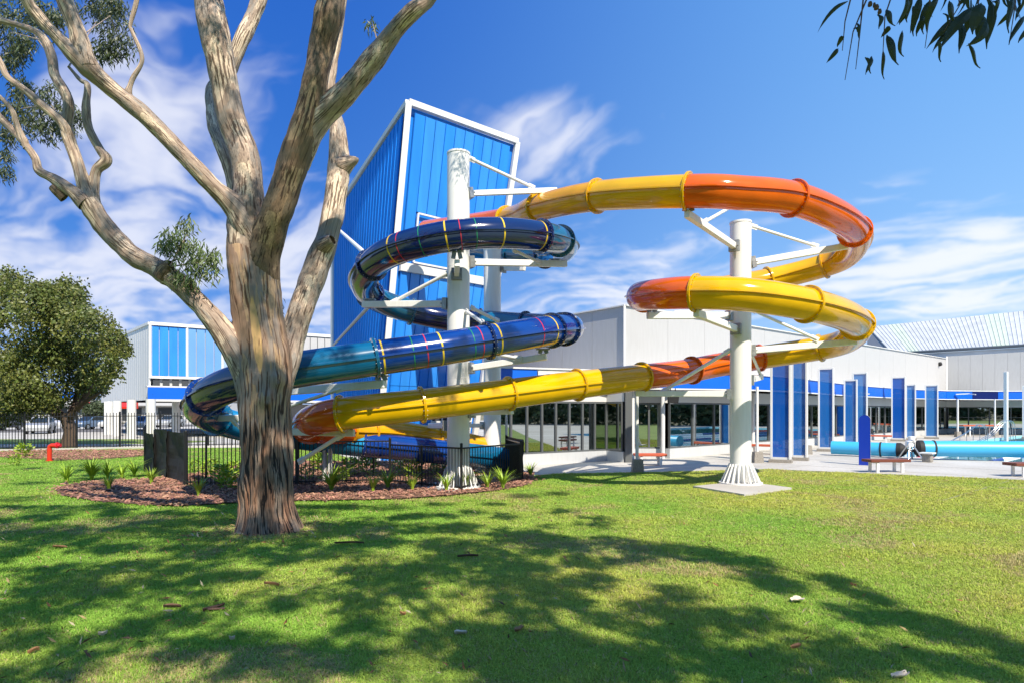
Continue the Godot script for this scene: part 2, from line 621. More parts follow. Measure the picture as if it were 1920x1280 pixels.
func ground() -> void:
	var e := poly(EDGE)
	var lawn := PackedVector2Array([Vector2(70, -40), Vector2(-60, -40)])
	lawn.append_array(e)
	var s := Shape.new()
	s.sheet(lawn, 0.0, 0.33, 0.05)
	struct("lawn", s, M.lawn)
	var pave := PackedVector2Array([Vector2(70, 130), Vector2(-60, 130)])
	pave.append_array(e)
	# a corridor joins the pool to the outer edge, so that the paving stays one polygon without a hole
	var pit := pool_outline()
	s = Shape.new()
	for q in Geometry2D.clip_polygons(pave, PackedVector2Array([pit[0], pit[1], pit[2], pit[3]])):
		if not Geometry2D.is_polygon_clockwise(q) and q.size() > 2:
			hole_sheet(s, q, pit)
			break
	struct("paving", s, M.concrete)
	# beyond
	s = Shape.new()
	s.sheet(poly([-900, 130, 900, 130, 900, 900, -900, 900]), -0.02)
	s.sheet(poly([-900, -900, 900, -900, 900, -40, -900, -40]), -0.02)
	s.sheet(poly([-900, -40, -60, -40, -60, 130, -900, 130]), -0.02)
	s.sheet(poly([70, -40, 900, -40, 900, 130, 70, 130]), -0.02)
	struct("far_ground", s, M.far_ground)
	# saw-cut joints in the paving
	s = Shape.new()
	for k in 9:
		var o := Vector2(1.5, 19.9) + ACROSS * (k * 3.0 - 2.0)
		s.beam(path3(o + ALONG * 1.5, 0.0135), path3(o + ALONG * 9.0, 0.0135), 0.016, 0.003)
	for k in 3:
		var o := Vector2(6.0, 25.0) + ALONG * (k * 3.0 - 1.4)
		s.beam(path3(o, 0.0137), path3(o + ACROSS * 22.0, 0.0137), 0.016, 0.003)
	struct("paving_joints", s, M.footing)
	# mulch beds
	s = Shape.new()
	s.sheet(bed_outline(), 0.035)
	s.sheet(poly([-24.5, 27.6, -18.3, 24.6, -16.8, 25.2, -16.2, 27.3, -18, 31, -25, 31]), 0.02)
	struct("mulch_bed", s, M.mulch)

func hole_sheet(s: Shape, outer: PackedVector2Array, pit: PackedVector2Array) -> void:   # splits the sheet along the pool's two long sides
	var big := 400.0
	var a := pit[0]
	var far := [
		PackedVector2Array([a - ALONG * big - ACROSS * big, a - ALONG * big, a + ALONG * big, a + ALONG * big - ACROSS * big]),
		PackedVector2Array([pit[3] - ALONG * big, pit[3] - ALONG * big + ACROSS * big, pit[3] + ALONG * big + ACROSS * big, pit[3] + ALONG * big]),
		PackedVector2Array([a - ALONG * big, a, pit[3], pit[3] - ALONG * big]),
		PackedVector2Array([pit[1], pit[1] + ALONG * big, pit[2] + ALONG * big, pit[2]])]
	for f in far:
		for q in Geometry2D.intersect_polygons(outer, f):
			s.sheet(q, 0.012, 0.3, 0.03)

func bed_outline() -> PackedVector2Array:
	var p := PackedVector2Array()
	for q in [[100, 918], [118, 930], [180, 941], [270, 948], [350, 950], [420, 945], [560, 940], [640, 939], [740, 937], [840, 930], [930, 921], [985, 911], [1004, 900], [1000, 889], [960, 880], [860, 868], [560, 864], [470, 868], [400, 884], [340, 893], [280, 899], [200, 903], [140, 908]]:
		var g := gnd(q[0], q[1])
		p.push_back(Vector2(g.x, -g.z))
	return p

func pool() -> void:
	var pit := pool_outline()
	var s := Shape.new()
	s.sheet(pit, -1.3)
	for k in 4:
		var a := pit[k]
		var b := pit[(k + 1) % 4]
		s.quad(Vector3(a.x, -1.3, -a.y), Vector3(b.x, -1.3, -b.y), Vector3(b.x, 0.012, -b.y), Vector3(a.x, 0.012, -a.y))
	struct("pool_basin", s, M.pool_tile)
	s = Shape.new()
	s.sheet(pit, -0.1)
	struct("pool_water", s, M.water)

func path3(c: Vector2, y := 0.0) -> Vector3:
	return Vector3(c.x, y, -c.y)

# ---------------------------------------------------------------- buildings
func wall_panels(parent: Node, a: Vector3, b: Vector3, y0: float, y1a: float, y1b: float, count: int, m: Material, gap := 0.015, thick := 0.08, called := "wall_panel", inset := 0.0) -> void:
	# upright cladding panels from a to b, seen from the side on which a is at the left
	var along := (b - a).normalized()
	var out := along.cross(Vector3.UP).normalized() * -1.0
	out = Vector3.UP.cross(along) * -1.0
	if out.dot(Vector3.BACK) < 0.0:
		out = -out
	for k in count:
		var t0 := float(k) / count
		var t1 := float(k + 1) / count
		var p := a.lerp(b, t0) + along * gap * 0.5 - out * inset
		var q := a.lerp(b, t1) - along * gap * 0.5 - out * inset
		var s := Shape.new()
		var ya := lerpf(y1a, y1b, t0)
		var yb := lerpf(y1a, y1b, t1)
		var back := -out * thick
		s.hull8([p + Vector3.UP * y0, q + Vector3.UP * y0, q + back + Vector3.UP * y0, p + back + Vector3.UP * y0, p + Vector3.UP * ya, q + Vector3.UP * yb, q + back + Vector3.UP * yb, p + back + Vector3.UP * ya])
		part(called, s, m, parent)

func body(parent: Node, called: String, foot: PackedVector2Array, y0: float, y1: float, m: Material) -> void:
	var s := Shape.new()
	s.slab(foot, y0, y1)
	part(called, s, m, parent)

func inset(foot: PackedVector2Array, by: float) -> PackedVector2Array:
	var r := Geometry2D.offset_polygon(foot, -by, Geometry2D.JOIN_MITER)
	return r[0]

func glazing(parent: Node, a: Vector3, b: Vector3, y0: float, y1: float, splits: Array, transom := -1.0) -> void:
	# a run of framed windows from a to b; splits are the shares of the run at which panes meet
	var along := (b - a).normalized()
	var out := Vector3.UP.cross(along)
	if out.dot(Vector3.BACK) < 0.0:
		out = -out
	var bs := Basis(along, Vector3.UP, out)
	var cuts := [0.0]
	cuts.append_array(splits)
	cuts.append(1.0)
	for k in cuts.size() - 1:
		var p := a.lerp(b, cuts[k])
		var q := a.lerp(b, cuts[k + 1])
		var w := (q - p).length()
		var mid := (p + q) * 0.5
		var s := Shape.new()
		for e in [-1.0, 1.0]:
			s.box(mid + along * e * (w * 0.5 - 0.02) + Vector3.UP * (y0 + y1) * 0.5, Vector3(0.036, y1 - y0, 0.1), bs)
			s.box(mid + Vector3.UP * (y0 + 0.03 if e < 0 else y1 - 0.03), Vector3(w - 0.078, 0.06, 0.096), bs)
		if transom > 0.0:
			s.box(mid + Vector3.UP * transom, Vector3(w - 0.078, 0.04, 0.09), bs)
		var f := part("window", s, M.frame_grey, parent)
		s = Shape.new()
		s.quad(mid - along * (w * 0.5 - 0.05) + Vector3.UP * (y0 + 0.05), mid + along * (w * 0.5 - 0.05) + Vector3.UP * (y0 + 0.05), mid + along * (w * 0.5 - 0.05) + Vector3.UP * (y1 - 0.05), mid - along * (w * 0.5 - 0.05) + Vector3.UP * (y1 - 0.05))
		part("pane", s, M.window_glass, f)

func pavilion() -> void:
	var t := thing("pool_pavilion", "white clad pavilion with long glazed front, blue canopy edge and slim posts", "building", Vector3(6.5, 0, -27.5))
	# upper white box
	var c := v3(4.8, 26)
	var far := v3(42.5, 60)
	var left := v3(-2.4, 34.7)
	wall_panels(t, c, far, 2.95, 6.43, 7.1, 16, M.wall_white)
	wall_panels(t, left, c + (left - c).normalized() * 0.02, 2.95, 6.43, 6.43, 6, M.wall_grey)
	var foot := PackedVector2Array([Vector2(4.8, 26), Vector2(42.5, 60), Vector2(36, 66), Vector2(-2.4, 42), Vector2(-2.4, 34.7)])
	body(t, "wall_core", inset(foot, 0.1), 2.95, 6.36, M.plinth)
	var s := Shape.new()
	s.beam(c + Vector3(0, 6.46, 0.02), far + Vector3(0, 7.13, 0.02), 0.16, 0.05)
	s.beam(left + Vector3(0, 6.462, 0.02), c + Vector3(0, 6.462, 0.02), 0.16, 0.05)
	part("parapet_cap", s, M.trim_white, t)
	s = Shape.new()
	s.box(c + Vector3(-0.03, 4.7, 0.03), Vector3(0.09, 3.44, 0.09))
	part("corner_trim", s, M.trim_white, t)
	# glazed front: left run, return, entry, long right run, far run
	var a := gnd(930, 875.5)
	var b := gnd(1137, 863.5)
	var r := gnd(1172, 866.5)
	glazing(t, a, b, 0.42, 2.36, [0.12, 0.255, 0.385, 0.51, 0.635, 0.76, 0.88])
	glazing(t, b, r + Vector3(-0.1, 0, 0), 0.42, 2.36, [])
	s = Shape.new()
	plinth_wall(s, a, b); plinth_wall(s, b, r)
	var g0 := v3(6.55, 25.8)
	var dirv := Vector3(0.743, 0, -0.669)
	var g1 := g0 + dirv * 43.5
	var e0 := v3(5.15, 25.95)
	plinth_wall(s, e0, g0 + Vector3(-0.12, 0, -0.1))
	plinth_wall(s, g0, g1)
	var g2 := g1 + Vector3(11, 0, 3.2)
	plinth_wall(s, g1, g2)
	part("plinth", s, M.plinth, t)
	glazing(t, e0, g0 + Vector3(-0.12, 0, -0.1), 0.42, 2.34, [0.5])
	var cuts := []
	for k in range(1, 24):
		cuts.append(k / 24.0)
	glazing(t, g0 + dirv * 0.1, g1, 0.42, 2.36, cuts)
	glazing(t, g1 + Vector3(0.15, 0, 0.04), g2, 0.42, 2.36, [0.14, 0.28, 0.42, 0.56, 0.7, 0.85], 1.45)
	s = Shape.new()   # solid end post beside the return and bulkhead over the glass
	s.box(r + Vector3(0.12, 1.47, 0.0), Vector3(0.26, 2.94, 0.3))
	s.box(a + Vector3(-0.22, 1.47, -0.1), Vector3(0.36, 2.94, 0.36))
	part("end_post", s, M.frame_grey, t)
	s = Shape.new()
	bulkhead(s, a, b, 2.37, 2.9); bulkhead(s, b, r, 2.37, 2.9); bulkhead(s, e0, g0, 2.35, 2.9); bulkhead(s, g0, g1, 2.37, 2.9); bulkhead(s, g1, g2, 2.37, 2.9)
	part("bulkhead", s, M.soffit, t)
	# rooms behind the glass
	s = Shape.new()
	s.slab(PackedVector2Array([Vector2(-0.3, 22.6), Vector2(3.7, 25.2), Vector2(6.4, 26.7), Vector2(38.5, 55.2), Vector2(50, 52.4), Vector2(50, 64), Vector2(34, 66), Vector2(-1, 33)]), 0.02, 0.06)
	part("floor", s, M.interior, t)
	s = Shape.new()
	s.slab(PackedVector2Array([Vector2(-1, 33), Vector2(34, 66), Vector2(50, 64), Vector2(50, 64.3), Vector2(33.8, 66.3), Vector2(-1.2, 33.2)]), 0.06, 2.9)
	part("back_wall", s, M.interior, t)
	# canopy: soffit slab and blue fascia boards
	var ed := [Vector2(-0.45, 22.4), Vector2(0.95, 23.0), Vector2(2.4, 23.6), Vector2(5.5, 25.0), Vector2(10.6, 26.9), Vector2(13.4, 29.2), Vector2(15.9, 32.0), Vector2(20.4, 37.0), Vector2(25, 41.3), Vector2(29.5, 45.0), Vector2(34, 48.0), Vector2(39, 49.2), Vector2(48, 47.8)]
	var slab := PackedVector2Array(ed)
	slab.append_array(PackedVector2Array([Vector2(48, 58), Vector2(39, 58), Vector2(4.9, 27.4), Vector2(-0.45, 31)]))
	body(t, "canopy", inset(slab, 0.12), 2.93, 3.5, M.soffit)
	for k in ed.size() - 1:
		for h in 2 if k > 6 else 1:
			var n0 := 0.0 if h == 0 else 0.5
			var n1 := 1.0 if (h == 1 or k <= 6) else 0.5
			var p := path3(ed[k].lerp(ed[k + 1], n0))
			var q := path3(ed[k].lerp(ed[k + 1], n1))
			var d := (q - p).normalized() * 0.02
			s = Shape.new()
			s.beam(p + d + Vector3.UP * 3.255, q - d + Vector3.UP * 3.255, 0.06, 0.62)
			part("fascia_board", s, M.trim_white if k in [1, 2] else M.fascia_dark if (k == 10 and h == 1) else M.fascia_blue, t)
			s = Shape.new()
			s.beam(p + d * 0.1 + Vector3.UP * 3.595, q - d * 0.1 + Vector3.UP * 3.595, 0.16, 0.06)
			s.beam(p + d * 0.1 + Vector3.UP * 2.915, q - d * 0.1 + Vector3.UP * 2.915, 0.1, 0.06)
			part("fascia_trim", s, M.trim_white, t)
	# wedge shaped lights on the fascia
	for q in [[1598, 738, 38.6], [1672, 738, 43.2], [1801, 739, 48.2]]:
		s = Shape.new()
		var p := at(q[0], q[1], q[2])
		s.beam(p + Vector3(-0.45, 0.02, 0.15), p + Vector3(0.35, 0.06, 0.5), 0.16, 0.08)
		s.beam(p + Vector3(0.3, 0.05, 0.5), p + Vector3(0.55, -0.02, 0.9), 0.14, 0.06)
		part("wall_light", s, M.trim_white, t)
	# slim posts on concrete footings
	for q in [[1197, 886, 0.055], [1424, 868, 0.055], [1517, 852, 0.055], [1800, 819, 0.07], [1870, 818, 0.06]]:
		var g := gnd(q[0], q[1]) + Vector3(0, 0, -0.2)
		s = Shape.new()
		s.rod(g + Vector3.UP * 0.3, g + Vector3.UP * 2.94, q[2], 14)
		var po := part("canopy_post", s, M.trim_white, t)
		s = Shape.new()
		s.hull8([g + Vector3(-0.17, 0, 0.17), g + Vector3(0.2, 0, 0.17), g + Vector3(0.2, 0, -0.17), g + Vector3(-0.17, 0, -0.17), g + Vector3(-0.14, 0.43, 0.14), g + Vector3(0.17, 0.43, 0.14), g + Vector3(0.17, 0.43, -0.14), g + Vector3(-0.14, 0.43, -0.14)])
		part("footing", s, M.footing, po)
	for q in [[1186, 861.5], [1243, 860], [1412, 846]]:
		var g := gnd(q[0], q[1])
		s = Shape.new()
		s.rod(g, g + Vector3.UP * 2.92, 0.09, 16)
		part("column", s, M.trim_white, t)
	# loudspeaker hung under the canopy and camera on the grey wall
	s = Shape.new()
	var sp := at(1262, 748, 25.2)
	s.hull8([sp + Vector3(-0.2, -0.12, 0.1), sp + Vector3(0.17, -0.17, 0.2), sp + Vector3(0.17, -0.17, -0.2), sp + Vector3(-0.2, -0.12, -0.1), sp + Vector3(-0.2, 0.1, 0.1), sp + Vector3(0.2, 0.12, 0.22), sp + Vector3(0.2, 0.12, -0.2), sp + Vector3(-0.2, 0.1, -0.1)])
	var o := single("loudspeaker", s, M.black_rubber, "black loudspeaker hung under the white canopy soffit", "loudspeaker", sp)
	s = Shape.new()
	s.beam(sp + Vector3(-0.1, 0.1, 0), sp + Vector3(-0.1, 0.46, 0), 0.03, 0.03); s.beam(sp + Vector3(0.1, 0.12, 0), sp + Vector3(0.1, 0.46, 0), 0.03, 0.03)
	part("bracket", s, M.black_steel, o)

func plinth_wall(s: Shape, a: Vector3, b: Vector3) -> void:
	s.beam(a + Vector3.UP * 0.21, b + Vector3.UP * 0.21, 0.22, 0.42)

func bulkhead(s: Shape, a: Vector3, b: Vector3, y0: float, y1: float) -> void:
	s.beam(a + Vector3.UP * (y0 + y1) * 0.5, b + Vector3.UP * (y0 + y1) * 0.5, 0.12, y1 - y0)

func hall() -> void:
	var t := thing("pool_hall", "large grey walled hall with long ribbed metal roof behind the pavilion", "building", v3(44, 56))
	var a := v3(42.6, 60.1)
	var b := v3(54, 53.4)
	wall_panels(t, a, b, 3.0, 7.35, 7.7, 14, M.wall_grey, 0.01)
	var s := Shape.new()
	s.box(a + Vector3(0.0, 5.2, 0.02), Vector3(0.14, 4.3, 0.14))
	part("corner_trim", s, M.trim_white, t)
	s = Shape.new()
	s.slab(PackedVector2Array([Vector2(42.8, 60.3), Vector2(54, 53.8), Vector2(64, 66), Vector2(52, 76)]), 2.9, 7.3)
	part("wall_core", s, M.wall_grey, t)
	# ribbed roof: eave from the left end to beyond the frame, each sheet a piece with its rib
	var e0 := at(1672, 660, 69)
	var e1 := at(1990, 640, 57)
	var r0 := at(1628, 613, 80)
	var r1 := at(1990, 576, 67)
	var n := 42
	for k in n:
		var t0 := float(k) / n
		var t1 := float(k + 1) / n
		s = Shape.new()
		var p := e0.lerp(e1, t0)
		var q := e0.lerp(e1, t1)
		var pr := r0.lerp(r1, t0)
		var qr := r0.lerp(r1, t1)
		var dn := Vector3(0, -0.12, 0)
		s.hull8([p + dn, q + dn, qr + dn, pr + dn, p, q, qr, pr])
		var rib := Vector3(0, 0.05, 0)
		var w := (q - p) * 0.13
		s.hull8([p - w * 0.5, p + w, pr + w, pr - w * 0.5, p + rib, p + w * 0.7 + rib, pr + w * 0.7 + rib, pr + rib])
		part("roof_sheet", s, M.roof_clear if (k in [5, 6, 7, 27, 28, 29, 30]) else M.roof_metal, t)
	s = Shape.new()
	s.beam(e0 + Vector3(0, -0.2, 0.1), e1 + Vector3(0, -0.2, 0.1), 0.4, 0.22)
	part("gutter", s, M.frame_grey, t)
	s = Shape.new()
	s.hull8([e0 + Vector3(0, -2.4, 0), e1 + Vector3(0, -2.4, 0), e1 + Vector3(1, -2.4, -2), e0 + Vector3(1, -2.4, -2), e0 + Vector3(0, -0.35, 0), e1 + Vector3(0, -0.35, 0), e1 + Vector3(1, -0.35, -2), e0 + Vector3(1, -0.35, -2)])
	part("clerestory", s, M.roof_metal, t)
	s = Shape.new()
	s.hull8([e0 + Vector3(-0.1, -2.4, -0.3), e0 + Vector3(0.3, -2.4, 0), r0 + Vector3(0.3, -7, 0), r0 + Vector3(-0.1, -7, 0), e0 + Vector3(-0.1, -0.2, -0.3), e0 + Vector3(0.3, -0.2, 0), r0 + Vector3(0.3, -0.2, 0), r0 + Vector3(-0.1, -0.2, 0)])
	part("gable", s, M.wall_grey, t)
	var c := at(1763, 682, 58.2)
	s = Shape.new()
	s.lathe(c, [[0.0, 0.2], [0.17, 0.14], [0.2, 0.0], [0.17, -0.14], [0.0, -0.2]], 12, Vector3(0.5, 0.2, 0.84).normalized())
	var o := single("security_camera", s, M.black_rubber, "small dark camera on an arm on the grey hall wall", "camera", c)
	s = Shape.new()
	s.rod(c + Vector3(-0.05, -0.05, -0.05), c + Vector3(-0.65, -0.55, -0.5), 0.05, 8)
	part("arm", s, M.galvanised, o)

func tower() -> void:
	var t := thing("slide_tower", "tall leaning tower clad in bright blue ribbed panels with white edge trim", "building", v3(-4.5, 27))
	var h := 14.0
	var ab := v3(-5.33, 24)
	var top_a := at(764, 193, 24)
	h = top_a.y
	var bb := v3(-1.85, 27.5)
	var top_b := Vector3(0.19, h, -27.5)
	var cb := v3(-10.95, 37.7)
	var top_c := Vector3(-10.95, h, -37.7)
	var db := v3(-6.5, 41)
	var top_d := Vector3(-5.5, h, -41)
	var inner := func(p: Vector3, mid: Vector3) -> Vector3: return p + (mid - p).normalized() * 0.12
	var m0 := (ab + bb + cb + db) * 0.25
	var m1 := (top_a + top_b + top_c + top_d) * 0.25
	var s := Shape.new()
	var core := []
	for q in [ab, bb, db, cb]:
		core.append(inner.call(q, m0))
	for q in [top_a, top_b, top_d, top_c]:
		core.append(inner.call(q, m1) - Vector3(0, 0.1, 0))
	s.hull8(core)
	part("wall_core", s, M.panel_blue_b, t)
	# right face: ten broad panels above, the same below a white band
	var face := func(s0: float, s1: float, y0: float, y1: float, p0: Vector3, p1: Vector3, q0: Vector3, q1: Vector3) -> Array:
		var r := []
		for q in [[s0, y0], [s1, y0], [s1, y1], [s0, y1]]:
			var lo := p0.lerp(p1, q[0])
			var hi := q0.lerp(q1, q[0])
			r.append(lo.lerp(hi, q[1] / h))
		return r
	for k in 10:
		for row in [[0.05, 3.0], [3.02, 7.5], [7.85, h - 0.3]]:
			var s0 := 0.06 + 0.88 * k / 10.0
			var s1 := s0 + 0.088
			if row[0] > 7.0 and k in [1, 2, 3, 4] :
				row = [9.95, h - 0.3]
			if row[0] < 1.0 and k > 4:
				continue
			panel(face.call(s0 + 0.0015, s1 - 0.0015, row[0], row[1], ab, bb, top_a, top_b), 0.05, M.panel_blue if k % 3 else M.panel_blue_b, t)
	for k in 25:
		var s0 := 0.03 + 0.96 * k / 25.0
		panel(face.call(s0 + 0.0012, s0 + 0.0384 - 0.0012, 0.05, h - 0.22, ab, cb, top_a, top_c), 0.035, M.panel_blue_side, t)
	# landing window
	var w: Array = face.call(0.155, 0.495, 7.9, 9.85, ab, bb, top_a, top_b)
	panel(w, 0.02, M.panel_blue_b, t, "landing_window")
	s = Shape.new()
	for k in 4:
		s.beam(w[k] + Vector3(0.1, 0, 0.12), w[(k + 1) % 4] + Vector3(0.1, 0, 0.12), 0.07, 0.07, 0.0, Vector3(0.6, 0, 0.78))
	part("landing_frame", s, M.trim_white, t)
	# dark glazed bay at the foot
	w = face.call(0.5, 0.94, 0.1, 2.95, ab, bb, top_a, top_b)
	panel(w, 0.015, M.frame_dark, t, "foot_glazing")
	s = Shape.new()
	for q in [0.5, 0.61, 0.72, 0.83, 0.94]:
		var f: Array = face.call(q, q + 0.01, 0.1, 2.95, ab, bb, top_a, top_b)
		s.beam(f[0] + Vector3(0.03, 0, 0.05), f[3] + Vector3(0.03, 0, 0.05), 0.05, 0.05)
	for y in [0.1, 1.55, 2.95]:
		var f: Array = face.call(0.5, 0.94, y, y + 0.1, ab, bb, top_a, top_b)
		s.beam(f[0] + Vector3(0.03, 0, 0.06), f[1] + Vector3(0.03, 0, 0.06), 0.09, 0.07)
	part("glazing_bars", s, M.trim_white, t)
	# white trim: leaning corner, right edge, left edge, roof edges and the band
	s = Shape.new()
	s.beam(ab + Vector3(0.06, 0, 0.06), top_a + Vector3(0.06, -0.02, 0.06), 0.24, 0.2, 0.02, Vector3(0.2, 0, 1))
	part("corner_trim", s, M.trim_white, t)
	s = Shape.new()
	s.beam(bb + Vector3(0.05, 0, 0.04), top_b + Vector3(0.05, -0.02, 0.04), 0.24, 0.2, 0.02, Vector3(0.6, 0, 0.8))
	part("edge_trim", s, M.trim_white, t)
	s = Shape.new()
	s.beam(cb + Vector3(-0.06, 0, 0.1), top_c + Vector3(-0.06, -0.02, 0.1), 0.16, 0.3, 0.02, Vector3(0.6, 0, 0.8))
	part("edge_trim", s, M.trim_white, t)
	s = Shape.new()
	s.beam(top_a + Vector3(0.05, 0.0, 0.04), top_b + Vector3(0.05, 0.0, 0.04), 0.2, 0.24)
	s.beam(top_a + Vector3(0.02, 0.003, 0.04), top_c + Vector3(-0.04, 0.003, 0.04), 0.2, 0.2)
	part("roof_trim", s, M.trim_white, t)
	s = Shape.new()
	var f: Array = face.call(0.05, 0.96, 7.5, 7.84, ab, bb, top_a, top_b)
	s.hull8([f[0], f[1], f[1] + Vector3(0.1, 0, 0.12), f[0] + Vector3(0.1, 0, 0.12), f[3], f[2], f[2] + Vector3(0.1, 0, 0.12), f[3] + Vector3(0.1, 0, 0.12)])
	part("band", s, M.trim_white, t)
	# tie rods and landing brackets on the left face
	s = Shape.new()
	s.rod(at(632, 428, 33), at(694, 484, 17.2), 0.07)
	part("tie_rod", s, M.white_steel, t)
	s = Shape.new()
	s.rod(at(624, 648, 30), at(700, 566, 17.6), 0.06)
	part("tie_rod", s, M.galvanised, t)

func panel(q: Array, thick: float, m: Material, parent: Node, called := "panel") -> void:   # q: bottom left, bottom right, top right, top left
	var nn: Vector3 = (q[1] - q[0]).cross(q[3] - q[0]).normalized()
	if nn.z < 0.0:
		nn = -nn
	var f := nn * thick
	var s := Shape.new()
	s.hull8([q[0], q[1], q[1] + f, q[0] + f, q[3], q[2], q[2] + f, q[3] + f])
	if called == "panel":   # raised seam
		var w: Vector3 = (q[1] - q[0]) * 0.05
		s.hull8([q[0] + f, q[0] + w + f, q[0] + w + f * 1.7, q[0] + f * 1.7, q[3] + f, q[3] + w + f, q[3] + w + f * 1.7, q[3] + f * 1.7])
	part(called, s, m, parent)

func entrance_building() -> void:
	var t := thing("entrance_building", "raised white slatted building with blue panels on round white columns", "building", v3(-26, 47))
	var a := v3(-26.6, 45)
	var l := v3(-39.5, 59)
	var r := v3(-9.5, 57.1)
	var y0 := 2.82
	var y1 := 8.4
	var along := (l - a).normalized()
	# left face: upright battens
	for k in 26:
		var p := a.lerp(l, (k + 0.5) / 26.0)
		var s := Shape.new()
		s.box(p + Vector3.UP * (y0 + y1) * 0.5, Vector3(0.68, y1 - y0, 0.12), Basis(along, Vector3.UP, along.cross(Vector3.UP)))
		part("batten", s, M.trim_white, t)
	body(t, "wall_core", PackedVector2Array([Vector2(-26.4, 45.3), Vector2(-9.4, 57.4), Vector2(-20, 70), Vector2(-39.3, 59.2)]), y0 + 0.02, y1 - 0.05, M.plinth)
	# front face: coloured panels
	var n := 34
	for k in n:
		var s0 := float(k) / n
		var m: Material = M.panel_blue
		if k > 3: m = M.panel_pale
		if k > 7: m = M.panel_paler
		if k > 12: m = M.wall_white
		var p := a.lerp(r, s0)
		var q := a.lerp(r, s0 + 1.0 / n - 0.002)
		panel([p + Vector3.UP * 4.62, q + Vector3.UP * 4.62, q + Vector3.UP * (y1 - 0.16), p + Vector3.UP * (y1 - 0.16)], 0.05, m, t)
	var s := Shape.new()
	s.beam(a + Vector3(0, y1, 0), r + Vector3(0, y1, 0), 0.3, 0.24)
	s.beam(a + Vector3(0, y1 + 0.003, 0), l + Vector3(0, y1 + 0.003, 0), 0.26, 0.2)
	s.beam(a + Vector3(0, 4.5, 0.05), r + Vector3(0, 4.5, 0.05), 0.26, 0.18)
	s.beam(a + Vector3(0.1, 3.78, 0.6), r + Vector3(0.1, 3.78, 0.6), 1.2, 0.1)
	for q in [0.003, 4.0 / n, 8.0 / n, 13.0 / n]:
		var p := a.lerp(r, q)
		s.box(p + Vector3(0.02, 6.4, 0.06), Vector3(0.14, 3.9, 0.14))
	part("white_trim", s, M.trim_white, t)
	s = Shape.new()
	s.beam(a + Vector3(0.5, 3.29, 1.1), r + Vector3(0.5, 3.29, 1.1), 0.1, 0.84)
	part("fascia_board", s, M.fascia_blue, t)
	s = Shape.new()
	s.beam(a + Vector3(0.5, 2.78, 1.0), r + Vector3(0.5, 2.78, 1.0), 0.4, 0.16)
	part("soffit", s, M.soffit, t)
	for k in 14:
		var p := a.lerp(r, 0.02 + k * 0.03)
		s = Shape.new()
		s.box(p + Vector3(0, 4.13, 0.0), Vector3(0.44, 0.52, 0.1), Basis(Vector3.UP, 0.62))
		part("clerestory_window", s, M.frame_dark, t)
	for q in [[282, 825], [246, 822], [219, 817], [205, 814], [330, 818], [420, 814], [560, 812], [590, 812]]:
		var g := gnd(q[0], q[1])
		g = Vector3((q[0] - 960.0) / F * -g.z, 0, g.z)
		s = Shape.new()
		s.rod(g, g + Vector3.UP * y0, 0.3, 20)
		part("column", s, M.trim_white, t)
	s = Shape.new()
	var g := gnd(197, 814)
	s.rod(g, g + Vector3.UP * y0, 0.1, 12)
	part("downpipe", s, M.trim_white, t)
	s = Shape.new()   # low counter and glazed wall under the building
	s.beam(v3(-20, 54), v3(-10, 58.4), 0.2, 2 * 2.6)
	part("entry_wall", s, M.wall_grey, t)

